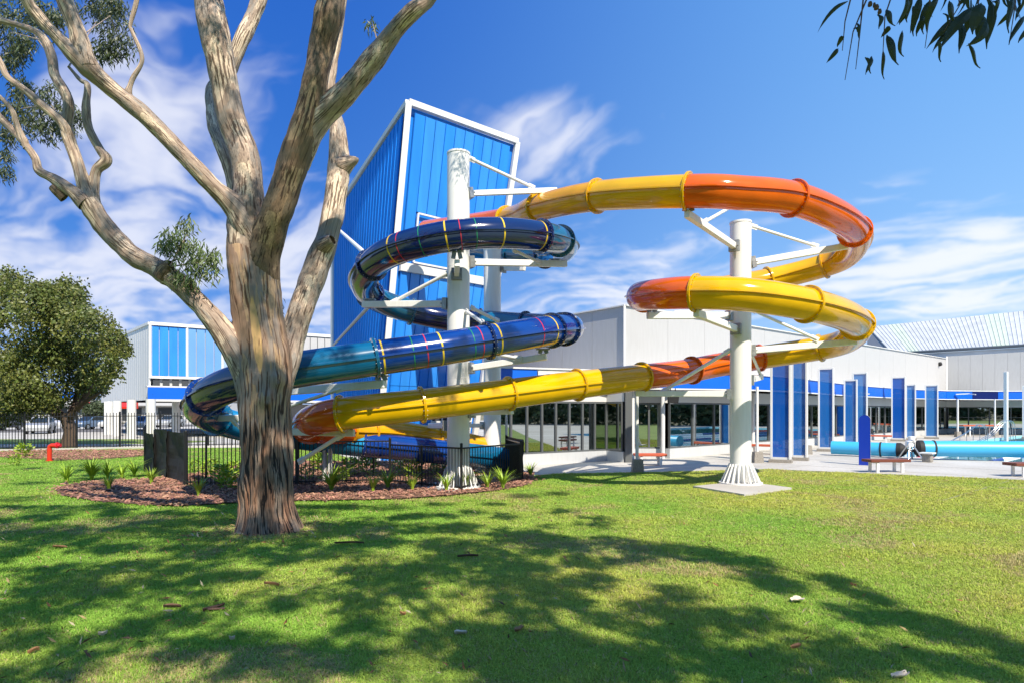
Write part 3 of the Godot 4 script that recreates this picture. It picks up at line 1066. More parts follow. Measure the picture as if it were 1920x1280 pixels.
func parking() -> void:
	var s := Shape.new()
	s.sheet(poly([-60, 55, -18, 62, -18, 72, -60, 66]), 0.018)
	s.sheet(poly([-60, 78, -30, 80, -22, 92, -60, 92]), 0.018)
	struct("parking_lane", s, M.asphalt)
	s = Shape.new()
	s.sheet(poly([-60, 36.5, -21, 37, -19.5, 40.5, -27, 43.5, -60, 43]), 0.02, 0.33, 0.05)
	struct("verge", s, M.lawn)
	var car := car_proto()
	var list := [[76, 812, 0.5, "car_silver", "silver hatchback parked nose out, nearest of the cars seen through the fence"], [120, 803, 0.15, "car_white", "white small car parked behind the silver hatchback, left of the blue car"], [168, 804, -0.1, "car_blue", "blue grey car parked facing the fence beside the white wagon"], [196, 803, 0.2, "car_white", "white wagon parked right beside the blue grey car"], [262, 806, 0.3, "car_white", "white car parked between the round white building columns"], [4, 806, 0.2, "car_dark", "dark car at the left edge seen through the fence"], [318, 800, 0.0, "car_silver", "silver car parked beyond the entrance building, right of its corner column"]]
	for k in list.size():
		var q: Array = list[k]
		var o: Node3D = car if k == 0 else copy_of(car, Vector3.ZERO, 0.0)
		o.position = gnd(q[0], q[1]) + Vector3.UP * 0.02
		o.rotation.y = q[2]
		o.set_meta("label", q[4])
		(o.get_node("body") as MeshInstance3D).material_override = M[q[3]]
	# red shop awning, blue shade and a low pale shop wall across the car park
	s = Shape.new()
	var p := v3(-66, 100)
	s.hull8([p + Vector3(-5, 2.4, 1.6), p + Vector3(5, 2.4, 1.6), p + Vector3(5, 2.4, 0), p + Vector3(-5, 2.4, 0), p + Vector3(-5, 2.7, 1.6), p + Vector3(5, 2.7, 1.6), p + Vector3(5, 3.5, 0), p + Vector3(-5, 3.5, 0)])
	single("awning", s, M.red_paint, "long red awning across the car park, left of the raised building", "awning", p)
	s = Shape.new()
	p = v3(-74, 104)
	s.hull8([p + Vector3(-1.6, 4.2, 1), p + Vector3(1.6, 4.4, 1), p + Vector3(1.6, 4.3, -1), p + Vector3(-1.6, 4.1, -1), p + Vector3(-1.6, 5.4, 0.6), p + Vector3(1.6, 5.0, 0.6), p + Vector3(1.6, 5.0, -0.6), p + Vector3(-1.6, 5.4, -0.6)])
	var sh := single("shade_canopy", s, M.fascia_blue, "blue shade canopy on posts seen behind the leafy tree", "canopy", p)
	s = Shape.new()
	s.rod(p + Vector3(-1.4, 0, 0), p + Vector3(-1.4, 4.3, 0), 0.08); s.rod(p + Vector3(1.4, 0, 0), p + Vector3(1.4, 4.3, 0), 0.08)
	part("post", s, M.galvanised, sh)
	var shop := thing("shop_building", "low pale shop building far across the car park", "building", v3(-80, 112))
	s = Shape.new()
	s.box(v3(-80, 114, 2.0), Vector3(60, 4.0, 10))
	part("wall", s, M.wall_white, shop)
	for k in 9:
		s = Shape.new()
		s.box(v3(-106 + k * 6.4, 108.95, 1.5), Vector3(3.4, 2.2, 0.12))
		part("window", s, M.frame_dark, shop)
	s = Shape.new()
	s.box(v3(-80, 108.4, 3.0), Vector3(60, 0.2, 1.4))
	part("verandah", s, M.wall_grey, shop)

func car_proto() -> Node3D:
	var t := thing("parked_car", "car", "car", Vector3.ZERO, "cars in the car park")
	# length along z, nose at +z
	var s := Shape.new()
	var prof := [[-2.05, 0.28], [-2.1, 0.75], [-1.95, 0.95], [1.0, 0.95], [1.95, 0.78], [2.1, 0.55], [2.05, 0.28]]
	extrude(s, prof, 0.86, 0.06)
	var roof := [[-1.9, 0.95], [-1.55, 1.42], [0.1, 1.46], [0.95, 0.96]]
	extrude(s, roof, 0.72, 0.1)
	part("body", s, M.car_white, t)
	s = Shape.new()
	s.hull8([Vector3(-0.62, 1.0, 0.96), Vector3(0.62, 1.0, 0.96), Vector3(0.62, 0.99, 0.6), Vector3(-0.62, 0.99, 0.6), Vector3(-0.56, 1.4, 0.26), Vector3(0.56, 1.4, 0.26), Vector3(0.56, 1.38, 0.0), Vector3(-0.56, 1.38, 0.0)])
	part("windscreen", s, M.car_glass, t)
	for e in [-1.0, 1.0]:
		s = Shape.new()
		s.hull8([Vector3(e * 0.735, 1.0, 0.7), Vector3(e * 0.735, 1.0, -1.6), Vector3(e * 0.6, 1.0, -1.6), Vector3(e * 0.6, 1.0, 0.7), Vector3(e * 0.735, 1.36, 0.16), Vector3(e * 0.735, 1.36, -1.45), Vector3(e * 0.6, 1.36, -1.45), Vector3(e * 0.6, 1.36, 0.16)])
		part("side_window", s, M.car_glass, t)
		s = Shape.new()
		s.box(Vector3(e * 0.62, 0.68, 2.02), Vector3(0.36, 0.14, 0.1))
		part("headlight", s, M.lamp_glass, t)
		for z in [-1.3, 1.3]:
			s = Shape.new()
			s.lathe(Vector3(e * 0.78, 0.31, z), [[0.16, -0.1], [0.31, -0.1], [0.31, 0.1], [0.16, 0.1]], 16, Vector3.RIGHT)
			var wh := part("wheel", s, M.tyre, t)
			s = Shape.new()
			s.lathe(Vector3(e * 0.78, 0.31, z), [[0.0, -0.105], [0.2, -0.105], [0.2, 0.105], [0.0, 0.105]], 12, Vector3.RIGHT)
			part("rim", s, M.galvanised, wh)
	return t

func extrude(s: Shape, prof: Array, half: float, taper: float) -> void:   # side profile (z, y) across x
	for k in prof.size():
		var a: Array = prof[k]
		var b: Array = prof[(k + 1) % prof.size()]
		var wa: float = half - (taper if a[1] > 1.2 or a[1] < 0.4 else 0.0)
		var wb: float = half - (taper if b[1] > 1.2 or b[1] < 0.4 else 0.0)
		s.out_quad(Vector3(-wa, a[1], a[0]), Vector3(wa, a[1], a[0]), Vector3(wb, b[1], b[0]), Vector3(-wb, b[1], b[0]), Vector3(0, 0.8, 0))
		for e in [-1.0, 1.0]:
			var m := Vector3(e * half, 0.75, 0)
			var p := Vector3(e * wa, a[1], a[0])
			var q := Vector3(e * wb, b[1], b[0])
			if e > 0:
				s.tri(m, p, q)
			else:
				s.tri(m, q, p)

# ---------------------------------------------------------------- water slides
func curve_at(c: Array, u: float) -> Vector3:
	var i := clampi(int(u), 0, c.size() - 2)
	var t := u - i
	var p0: Vector3 = c[maxi(i - 1, 0)]
	var p1: Vector3 = c[i]
	var p2: Vector3 = c[i + 1]
	var p3: Vector3 = c[mini(i + 2, c.size() - 1)]
	return 0.5 * ((2.0 * p1) + (p2 - p0) * t + (2.0 * p0 - 5.0 * p1 + 4.0 * p2 - p3) * t * t + (3.0 * p1 - p0 - 3.0 * p2 + p3) * t * t * t)

func dir_at(c: Array, u: float) -> Vector3:
	return (curve_at(c, minf(u + 0.02, c.size() - 1.0)) - curve_at(c, maxf(u - 0.02, 0.0))).normalized()

func near_u(c: Array, lo: float, hi: float, x: float) -> float:   # where between lo and hi the tube crosses a plumb line of the survey
	var best := lo
	var least := 1e9
	for k in 201:
		var u := lerpf(lo, hi, k / 200.0)
		var p := curve_at(c, u)
		var e := absf(960.0 + p.x / -p.z * F - x)
		if e < least:
			least = e
			best = u
	return best

const TUBE := 0.365

func tube_section(t: Node3D, c: Array, u0: float, u1: float, m: Material) -> void:
	var n := maxi(3, int(ceil((u1 - u0) * 9.0)))
	var pts := []
	var rad := []
	for k in n + 1:
		pts.append(curve_at(c, lerpf(u0, u1, float(k) / n)))
		rad.append(TUBE)
	var s := Shape.new()
	s.ring_tube(pts, rad, 40, false, 1.0, 1.0, [1])
	var o := part("tube_section", s, m, t)
	for e in [-1.0, 1.0]:
		s = Shape.new()
		var prev := []
		for k in n + 1:
			var d := dir_at(c, lerpf(u0, u1, float(k) / n))
			var x: Vector3 = d.cross(Vector3.UP).normalized() * e
			var y := Vector3.UP * 0.016
			var a: Vector3 = pts[k] + x * (TUBE - 0.01)
			var b: Vector3 = pts[k] + x * (TUBE + 0.045)
			var now := [a - y, b - y, b + y, a + y, (a + b) * 0.5]
			if k:
				var mid: Vector3 = (now[4] + prev[4]) * 0.5
				for q in 3:
					s.out_quad(prev[q], prev[q + 1], now[q + 1], now[q], mid)
			prev = now
		part("seam", s, m, o)

func joint(t: Node3D, c: Array, u: float, m: Material, bolts := true) -> void:
	var p := curve_at(c, u)
	var d := dir_at(c, u)
	var s := Shape.new()
	var r0 := TUBE - 0.01
	s.lathe(p, [[r0, -0.032], [TUBE + 0.055, -0.032], [TUBE + 0.065, -0.024], [TUBE + 0.065, -0.004], [TUBE + 0.05, -0.002], [TUBE + 0.05, 0.002], [TUBE + 0.065, 0.004], [TUBE + 0.065, 0.024], [TUBE + 0.055, 0.032], [r0, 0.032]], 40, d)
	var f := part("joint_flange", s, m, t)
	if bolts:
		s = Shape.new()
		var b := Basis(Quaternion(Vector3.UP, d))
		for k in 20:
			var a := TAU * k / 20.0
			var q := p + b * Vector3(cos(a), 0, sin(a)) * (TUBE + 0.034)
			s.rod(q - d * 0.048, q + d * 0.048, 0.009, 6)
		var o := part("bolts", s, M.bolt, f)
		o.set_meta("kind", "stuff")

func stripe(t: Node3D, c: Array, u: float, width: float, m: Material) -> void:
	var p := curve_at(c, u)
	var d := dir_at(c, u)
	var s := Shape.new()
	s.lathe(p, [[TUBE, -width * 0.5], [TUBE + 0.004, -width * 0.5], [TUBE + 0.004, width * 0.5], [TUBE, width * 0.5]], 40, d)
	part("stripe", s, m, t)

func survey(list: Array) -> Array:
	var c := []
	for q in list:
		c.append(at(q[0], q[1], q[2]))
	return c

func yellow_slide() -> void:
	var c := survey([[800, 432, 23.4], [950, 412, 19.3], [1010, 390, 17.3], [1120, 368, 15.3], [1290, 359, 13.7], [1389, 362, 13.5], [1490, 373, 13.9], [1578, 410, 15], [1606, 443, 16.6], [1590, 478, 18.3], [1540, 500, 19.2], [1440, 525, 19.8], [1320, 545, 19.2], [1225, 556, 17.4], [1201, 556, 15.9], [1235, 552, 14.6],
		[1300, 549, 13.7], [1400, 553, 13.3], [1510, 570, 13.6], [1586, 592, 14.8], [1609, 614, 16.3], [1588, 638, 17.9], [1535, 653, 18.9], [1440, 668, 19.4], [1340, 685, 19], [1280, 697, 18.3], [1200, 707, 17.2], [1090, 720, 16], [950, 738, 14.9], [800, 757, 14.0], [650, 774, 13.6], [595, 785, 14.0], [577, 797, 15.0], [600, 805, 16.3],
		[660, 808, 17.4], [740, 811, 18.3], [850, 827, 19.3], [930, 845, 20.3]])
	var t := thing("yellow_water_slide", "yellow and orange tube water slide coiling around the right hand white column", "water slide", v3(6.2, 16.6))
	var us := [0.0, near_u(c, 0, 2, 950), near_u(c, 1, 3, 1010), near_u(c, 2, 4, 1120), near_u(c, 3, 5, 1290), near_u(c, 5, 7, 1487), 7.72, 9.9, 11.0, 12.2, 13.35, near_u(c, 15, 17, 1304), near_u(c, 17, 19, 1514), 19.75, 21.95, near_u(c, 22, 24, 1425),
		near_u(c, 24, 26, 1298), near_u(c, 25.5, 27, 1203), near_u(c, 26, 28, 1082), near_u(c, 27, 29, 955), near_u(c, 28, 30, 790), near_u(c, 29, 31, 640), 32.3, 33.9, near_u(c, 34, 36, 698), near_u(c, 35, 37, 820), 37.0]
	var ms := ["orange", "amber", "amber", "yellow", "orange", "orange", "amber", "yellow", "amber", "orange", "orange", "yellow", "yellow", "yellow", "yellow", "orange", "orange", "yellow", "yellow", "yellow", "yellow", "orange", "orange", "amber", "amber", "amber"]
	var js := ["yellow", "yellow", "amber", "yellow", "orange", "orange", "amber", "yellow", "amber", "orange", "yellow", "yellow", "yellow", "yellow", "orange", "orange", "yellow", "yellow", "yellow", "yellow", "yellow", "orange", "amber", "amber", "amber"]
	for k in ms.size():
		tube_section(t, c, us[k], us[k + 1], M[ms[k]])
		if k:
			joint(t, c, us[k], M[js[k - 1]])

func blue_slide() -> void:
	var c := survey([[860, 466, 24.0], [960, 476, 21], [1020, 479, 19.7], [1052, 472, 18.3], [1058, 457, 16.8], [1020, 444, 15.5], [940, 437, 14.8], [850, 442, 14.5], [760, 462, 14.7], [705, 490, 15.5], [681, 525, 16.7], [697, 555, 18], [745, 577, 18.9], [830, 597, 19.4], [950, 607, 19.2], [1040, 613, 18.0], [1070, 616, 16.4], [1040, 619, 15.0],
		[980, 628, 14.2], [850, 650, 13.4], [720, 669, 12.9], [560, 692, 12.4], [460, 712, 12.4], [400, 735, 12.9], [374, 762, 14.0], [405, 785, 15.2], [470, 803, 16.2], [560, 817, 16.9], [680, 832, 17.6], [800, 844, 18.3], [905, 855, 19.0], [960, 862, 19.6]])
	var t := thing("blue_water_slide", "dark blue and teal tube water slide with coloured stripes coiling round the left column", "water slide", v3(-1.4, 15.8))
	var us := [0.0, near_u(c, 0, 2, 962), near_u(c, 1, 3, 1022), 4.35, near_u(c, 4, 6, 1014), near_u(c, 7, 10, 697), 10.9, near_u(c, 11, 13, 772), near_u(c, 13, 15, 900), near_u(c, 14, 15.6, 985), near_u(c, 14.5, 16, 1052), 16.55, near_u(c, 16.6, 18, 1034), near_u(c, 18, 20, 914), near_u(c, 19, 21, 703), near_u(c, 21, 23, 470), near_u(c, 22, 24, 387), 25.0, 26.2, 28.0, 29.3, 31.0]
	var ms := ["teal", "teal", "teal", "teal", "navy", "navy", "teal", "navy", "teal", "teal", "royal", "royal", "royal", "royal", "teal", "navy", "teal", "cyan", "cyan", "royal", "teal"]
	var js := ["teal", "navy", "teal", "navy", "navy", "navy", "teal", "navy", "navy", "navy", "navy", "navy", "navy", "teal", "navy", "royal", "teal", "cyan", "royal", "teal"]
	for k in ms.size():
		tube_section(t, c, us[k], us[k + 1], M[ms[k]])
		if k:
			joint(t, c, us[k], M[js[k - 1]])
	for q in [[746, 0], [760, 1], [795, 2], [838, 0], [862, 1], [888, 2], [935, 0], [1008, 0]]:
		stripe(t, c, near_u(c, 4.6, 9, q[0]), 0.02 if q[1] else 0.036, M[["stripe_yellow", "stripe_red", "stripe_green"][q[1]]])
	for q in [[714, 0], [771, 2], [794, 1], [822, 0], [878, 2], [896, 1], [927, 0], [1002, 1], [1024, 0]]:
		stripe(t, c, near_u(c, 16.7, 21, q[0]), 0.02 if q[1] else 0.036, M[["stripe_yellow", "stripe_red", "stripe_green"][q[1]]])

func arm(parent: Node, a: Vector3, b: Vector3, w := 0.13, h := 0.17) -> void:   # a box arm with an end cleat and a saddle post under the tube
	var s := Shape.new()
	s.beam(a, b, w, h, 0.012)
	var o := part("arm", s, M.white_steel, parent)
	s = Shape.new()
	var d := (b - a).normalized()
	s.beam(a - d * 0.02, a + d * 0.1, w + 0.14, h + 0.12)
	for e in [-1.0, 1.0]:
		var x: Vector3 = d.cross(Vector3.UP).normalized() * e * (w * 0.5 + 0.04)
		s.rod(a + x + d * 0.1, a + x + d * 0.14, 0.025, 6)
	part("end_plate", s, M.galvanised, o)

func saddle(parent: Node, b: Vector3, rise: float) -> void:
	var s := Shape.new()
	s.beam(b + Vector3(-0.08, 0.06, 0), b + Vector3(-0.05, rise, 0), 0.05, 0.1)
	s.beam(b + Vector3(0.1, 0.06, 0), b + Vector3(0.06, rise, 0), 0.05, 0.1)
	s.box(b + Vector3(0, rise, 0), Vector3(0.34, 0.03, 0.16))
	part("saddle", s, M.galvanised, parent)

func brace(parent: Node, a: Vector3, b: Vector3, r := 0.042) -> void:
	var s := Shape.new()
	s.rod(a, b, r, 12)
	var d := (b - a).normalized()
	s.beam(a - d * 0.02, a + d * 0.16, 0.03, 0.14)
	s.beam(b - d * 0.16, b + d * 0.05, 0.03, 0.14)
	part("brace", s, M.white_steel, parent)

func mast(label: String, x: float, d: float, rad: float, top: float, pad: PackedVector2Array) -> Node3D:
	var p := Vector3((x - 960.0) * d / F, 0, -d)
	var t := thing("support_column", label, "column", p, "white columns carrying the slides")
	var s := Shape.new()
	s.ring_tube([p, p + Vector3.UP * (top - 0.01)], [rad, rad], 40, true)
	part("shaft", s, M.white_steel, t)
	s = Shape.new()
	s.lathe(p, [[rad - 0.01, top - 0.05], [rad + 0.012, top - 0.05], [rad + 0.012, top], [0.0, top + 0.01]], 40)
	for y in [top * 0.33, top * 0.66]:
		s.lathe(p, [[rad - 0.004, y - 0.012], [rad + 0.003, y - 0.006], [rad + 0.003, y + 0.006], [rad - 0.004, y + 0.012]], 40)
	part("cap", s, M.white_steel, t)
	s = Shape.new()
	s.slab(pad, -0.1, 0.05)
	part("concrete_pad", s, M.concrete, t)
	s = Shape.new()
	s.lathe(p, [[rad, 0.05], [rad + 0.29, 0.05], [rad + 0.29, 0.085], [rad, 0.087]], 40)
	var bp := part("base_plate", s, M.white_steel, t)
	for k in 20:
		var a := TAU * (k + 0.5) / 20.0
		var o := Vector3(cos(a), 0, sin(a))
		var w := Vector3(-sin(a), 0, cos(a)) * 0.012
		s = Shape.new()
		s.hull8([p + o * (rad - 0.01) - w + Vector3.UP * 0.086, p + o * (rad + 0.25) - w + Vector3.UP * 0.086, p + o * (rad + 0.25) + w + Vector3.UP * 0.086, p + o * (rad - 0.01) + w + Vector3.UP * 0.086,
			p + o * (rad - 0.01) - w + Vector3.UP * 0.58, p + o * (rad + 0.03) - w + Vector3.UP * 0.58, p + o * (rad + 0.03) + w + Vector3.UP * 0.58, p + o * (rad - 0.01) + w + Vector3.UP * 0.58])
		part("gusset", s, M.white_steel, t)
	s = Shape.new()
	for k in 20:
		var a := TAU * k / 20.0
		var q := p + Vector3(cos(a), 0, sin(a)) * (rad + 0.2)
		s.rod(q + Vector3.UP * 0.08, q + Vector3.UP * 0.13, 0.022, 6)
	part("bolts", s, M.bolt, bp).set_meta("kind", "stuff")
	return t

func gpoly(list: Array) -> PackedVector2Array:
	var p := PackedVector2Array()
	for q in list:
		var g := gnd(q[0], q[1])
		p.push_back(Vector2(g.x, -g.z))
	return p

func columns() -> void:
	# right hand column inside the yellow coil
	var d := 16.6
	var t := mast("thick white column with fluted base on a square concrete pad, inside the yellow coil", 1389, d, 0.275, 7.1, gpoly([[1300, 914], [1392, 904.5], [1485, 917], [1396, 930]]))
	arm(t, at(1378, 462, d - 0.25), at(1288, 401, 13.75)); saddle(t, at(1290, 401, 13.75), 0.2)
	brace(t, at(1382, 382, d - 0.2), at(1322, 416, 14.6))
	arm(t, at(1408, 493, d), at(1602, 459, 16.7)); saddle(t, at(1594, 459, 16.7), -0.02 + 0.16)
	brace(t, at(1410, 424, d), at(1532, 462, 16.7))
	arm(t, at(1381, 617, d - 0.25), at(1305, 587, 13.75)); saddle(t, at(1309, 586, 13.75), 0.16)
	arm(t, at(1371, 592, d), at(1214, 592, 16.0)); brace(t, at(1371, 575, d), at(1268, 588, 16.2)); saddle(t, at(1222, 590, 16.0), 0.14)
	arm(t, at(1408, 657, d), at(1606, 640, 16.4)); saddle(t, at(1597, 640, 16.4), 0.1)
	brace(t, at(1408, 580, d), at(1532, 636, 16.4))
	brace(t, at(1369, 656, d), at(1240, 735, 17.2), 0.05); arm(t, at(1370, 738, d), at(1192, 737, 17.3), 0.14, 0.16); saddle(t, at(1200, 735, 17.3), 0.1)
	brace(t, at(1406, 655, d), at(1427, 703, 18.8)); arm(t, at(1404, 712, d + 0.25), at(1428, 706, 19.2))
	# left column inside the blue coil
	d = 15.8
	t = mast("tallest white column, in front of the blue tower and inside the blue coil", 859.5, d, 0.29, 8.63, gpoly([[770, 911], [850, 903.5], [905, 914], [838, 925]]))
	arm(t, at(878, 363, d), at(1044, 357, 17.2), 0.1, 0.14)
	brace(t, at(880, 297, d), at(1000, 352, 16.9), 0.045)
	arm(t, at(839, 570, d), at(680, 571, 16.7)); saddle(t, at(692, 570, 16.7), 0.12)
	brace(t, at(839, 513, d), at(736, 567, 16.5), 0.05)
	arm(t, at(880, 492, d), at(1062, 495, 17.2), 0.12, 0.17); brace(t, at(962, 468, 15.6), at(1012, 492, 16.7)); saddle(t, at(1040, 494, 17.2), 0.1)
	arm(t, at(880, 690, d), at(1025, 668, 15.2), 0.13, 0.16); saddle(t, at(1018, 667, 15.2), 0.16); brace(t, at(880, 655, d), at(975, 672, 15.3))
	brace(t, at(874, 584, d - 0.25), at(906, 606, 14.0)); brace(t, at(884, 577, d), at(934, 602, 17.0), 0.05)
	arm(t, at(856, 515, d - 0.28), at(857, 493, 14.6)); saddle(t, at(856, 490, 14.6), 0.24)
	arm(t, at(880, 773, d), at(961, 770, 15.0), 0.13, 0.15); saddle(t, at(952, 769, 15.0), 0.06)
	arm(t, at(840, 797, d + 0.2), at(806, 797, 18.6), 0.13, 0.15)
	# column farther back
	d = 19.9
	t = mast("white column standing farther back, between the tallest column and the glazed wall", 923, d, 0.28, 7.25, gpoly([[885, 893], [945, 885], [985, 891], [925, 900]]))
	arm(t, at(941, 504, d), at(984, 504, d - 0.6), 0.12, 0.13)
	arm(t, at(908, 797, d), at(870, 797, d - 0.4), 0.12, 0.13)
	# column behind the gum trunk, and the low twin legs
	d = 14.2
	t = mast("white column almost hidden behind the gum tree trunk, carrying the lowest coils", 500, d, 0.22, 2.9, gpoly([[462, 936], [500, 931], [540, 936], [500, 942]]))
	arm(t, at(515, 735, d), at(722, 719, 13.0), 0.14, 0.17); saddle(t, at(714, 718, 13.0), 0.16); brace(t, at(515, 770, d), at(640, 728, 13.4))
	arm(t, at(485, 783, d), at(404, 783, 14.6), 0.12, 0.15); brace(t, at(480, 835, d), at(436, 786, 14.4)); saddle(t, at(412, 782, 14.6), 0.1)
	arm(t, at(515, 808, d), at(664, 811, 14.0), 0.14, 0.16); saddle(t, at(650, 811, 14.0), 0.12)
	brace(t, at(560, 865, 14.6), at(640, 815, 14.1), 0.05)
	var g := gnd(614, 905)
	t = thing("twin_leg_stand", "pair of thin white legs holding the low slide behind the pool fence", "slide support", g)
	for x in [-0.075, 0.075]:
		var s := Shape.new()
		s.box(g + Vector3(x, 0.62, 0), Vector3(0.1, 1.24, 0.12), Basis.IDENTITY, 0.012)
		part("leg", s, M.white_steel, t)
	var s := Shape.new()
	s.box(g + Vector3(0, 1.29, 0), Vector3(0.5, 0.1, 0.16), Basis.IDENTITY, 0.012)
	part("cross_head", s, M.galvanised, t)

func fins() -> void:
	var list := [
		[1447, 1482, 676, 867, "fin_deep", "deep blue translucent panel nearest the column, first of the standing fins"],
		[1486, 1513, 672, 863, "fin_mid", "tall mid blue translucent panel standing just right of the nearest fin"],
		[1536, 1563, 689, 846, "fin_mid", "blue translucent panel alone between the tall pair and the overlapping pair"],
		[1584, 1607, 711, 838, "fin_mid", "shorter blue panel in front of the overlapping pair, left of the arched panel"],
		[1600, 1626, 698, 836, "fin_light", "paler blue panel behind the shorter one, its foot hidden by the arched panel"],
		[1673, 1698, 706, 826.8, "fin_deep", "deep blue panel beyond the pool cover roller, tallest of the far three"],
		[1700, 1717, 720, 824.8, "fin_light", "narrow pale blue panel between two wider ones beyond the pool roller"],
		[1736, 1759, 721, 822.3, "fin_light", "pale blue panel with double white edge, right of the narrow one"],
		[1919, 1945, 722, 822, "fin_light", "blue panel cut by the right edge of the photograph"]]
	for q in list:
		var d: float = 2.0 * F / (q[3] - 770.0)
		var half: float = (q[1] - q[0]) * d / F * 0.24
		var p := Vector3((q[0] - 960.0) / F * (d + half), 0, -(d + half))
		var e := Vector3((q[1] - 960.0) / F * (d - half), 0, -(d - half))
		var x := (e - p).normalized()
		var z := x.cross(Vector3.UP)
		var h: float = 2.0 + (770.0 - q[2]) * d / F
		var w := (e - p).length()
		var mid := (p + e) * 0.5
		var bs := Basis(x, Vector3.UP, z)
		var t := thing("blue_fin", q[5], "panel", mid, "standing blue panels by the pool")
		var s := Shape.new()
		s.box(mid + Vector3.UP * (h + 0.16) * 0.5, Vector3(w - 0.07, h - 0.2, 0.02), bs)
		part("panel", s, M[q[4]], t)
		s = Shape.new()
		for k in [-1.0, 1.0]:
			s.box(mid + x * k * (w * 0.5) + Vector3.UP * (h + 0.14) * 0.5, Vector3(0.08, h - 0.14, 0.12 if k < 0 else 0.2), bs, 0.008)
			s.box(mid + Vector3.UP * (0.18 if k < 0 else h - 0.04), Vector3(w - 0.09, 0.08, 0.116), bs)
		part("frame", s, M.trim_white, t)
		s = Shape.new()
		s.box(mid + Vector3.UP * 0.07, Vector3(w + 0.16, 0.14, 0.42), bs, 0.01)
		part("footing", s, M.footing, t)
	# arched solid panel
	var d := 2.0 * F / 102.0
	var p := Vector3((1611.0 - 960.0) / F * (d + 0.1), 0, -(d + 0.1))
	var e := Vector3((1633.0 - 960.0) / F * (d - 0.1), 0, -(d - 0.1))
	var x := (e - p).normalized()
	var z := x.cross(Vector3.UP).normalized()
	var h := 1.86
	var r := (e - p).length() * 0.5
	var mid := (p + e) * 0.5
	var out := [[-r, 0.0], [r, 0.0]]
	for k in 17:
		out.append([r * cos(PI * k / 16.0), h - r + r * sin(PI * k / 16.0)])
	var t := thing("arched_panel", "dark blue round topped panel standing behind the nearer brown bench", "panel", mid)
	var s := Shape.new()
	var sf := Shape.new()
	for k in out.size():
		var a: Array = out[k]
		var b: Array = out[(k + 1) % out.size()]
		var pa: Vector3 = mid + x * a[0] + Vector3.UP * a[1]
		var pb: Vector3 = mid + x * b[0] + Vector3.UP * b[1]
		var c := mid + Vector3.UP * 0.9
		for g in [0.05, -0.05]:
			s.tri(c + z * g, pa + z * g, pb + z * g) if g < 0 else s.tri(c + z * g, pb + z * g, pa + z * g)
		sf.out_quad(pa + z * 0.06 + (pa - c) * 0.006, pb + z * 0.06 + (pb - c) * 0.006, pb - z * 0.06 + (pb - c) * 0.006, pa - z * 0.06 + (pa - c) * 0.006, c)
	part("board", s, M.arch_blue, t)
	part("white_edge", sf, M.trim_white, t)
	# tall bare pole
	var g := gnd(1887, 829)
	s = Shape.new()
	s.box(g + Vector3.UP * 2.25, Vector3(0.2, 4.5, 0.2), Basis(Vector3.UP, 0.5), 0.02)
	single("white_pole", s, M.trim_white, "tall plain white square pole standing beside the far pool rail", "pole", g)

# ---------------------------------------------------------------- fences
func picket_run(t: Node3D, a: Vector3, b: Vector3, height: float, lift: float, every: float, thick: float, poke := 0.0) -> void:
	var s := Shape.new()
	for y in [lift + 0.06, height - 0.02 - poke]:
		s.beam(a + Vector3.UP * y, b + Vector3.UP * y, 0.038, 0.038)
	part("rail", s, M.black_steel, t)
	var pm := Shape.new()
	pm.box(Vector3(0, (lift + height) * 0.5, 0), Vector3(thick, height - lift, thick))
	var mesh := pm.made()
	var l := (b - a).length()
	var n := int(l / every)
	for k in range(1, n):
		piece("picket", mesh, M.black_steel, Transform3D(Basis.IDENTITY, a.lerp(b, float(k) / n)), t)

func post(t: Node3D, p: Vector3, height: float, w := 0.065) -> void:
	var s := Shape.new()
	s.box(p + Vector3.UP * height * 0.5, Vector3(w, height, w), Basis.IDENTITY, 0.006)
	s.lathe(p + Vector3.UP * height, [[w * 0.62, 0.0], [w * 0.55, 0.02], [0.0, 0.035]], 8)
	part("post", s, M.black_steel, t)

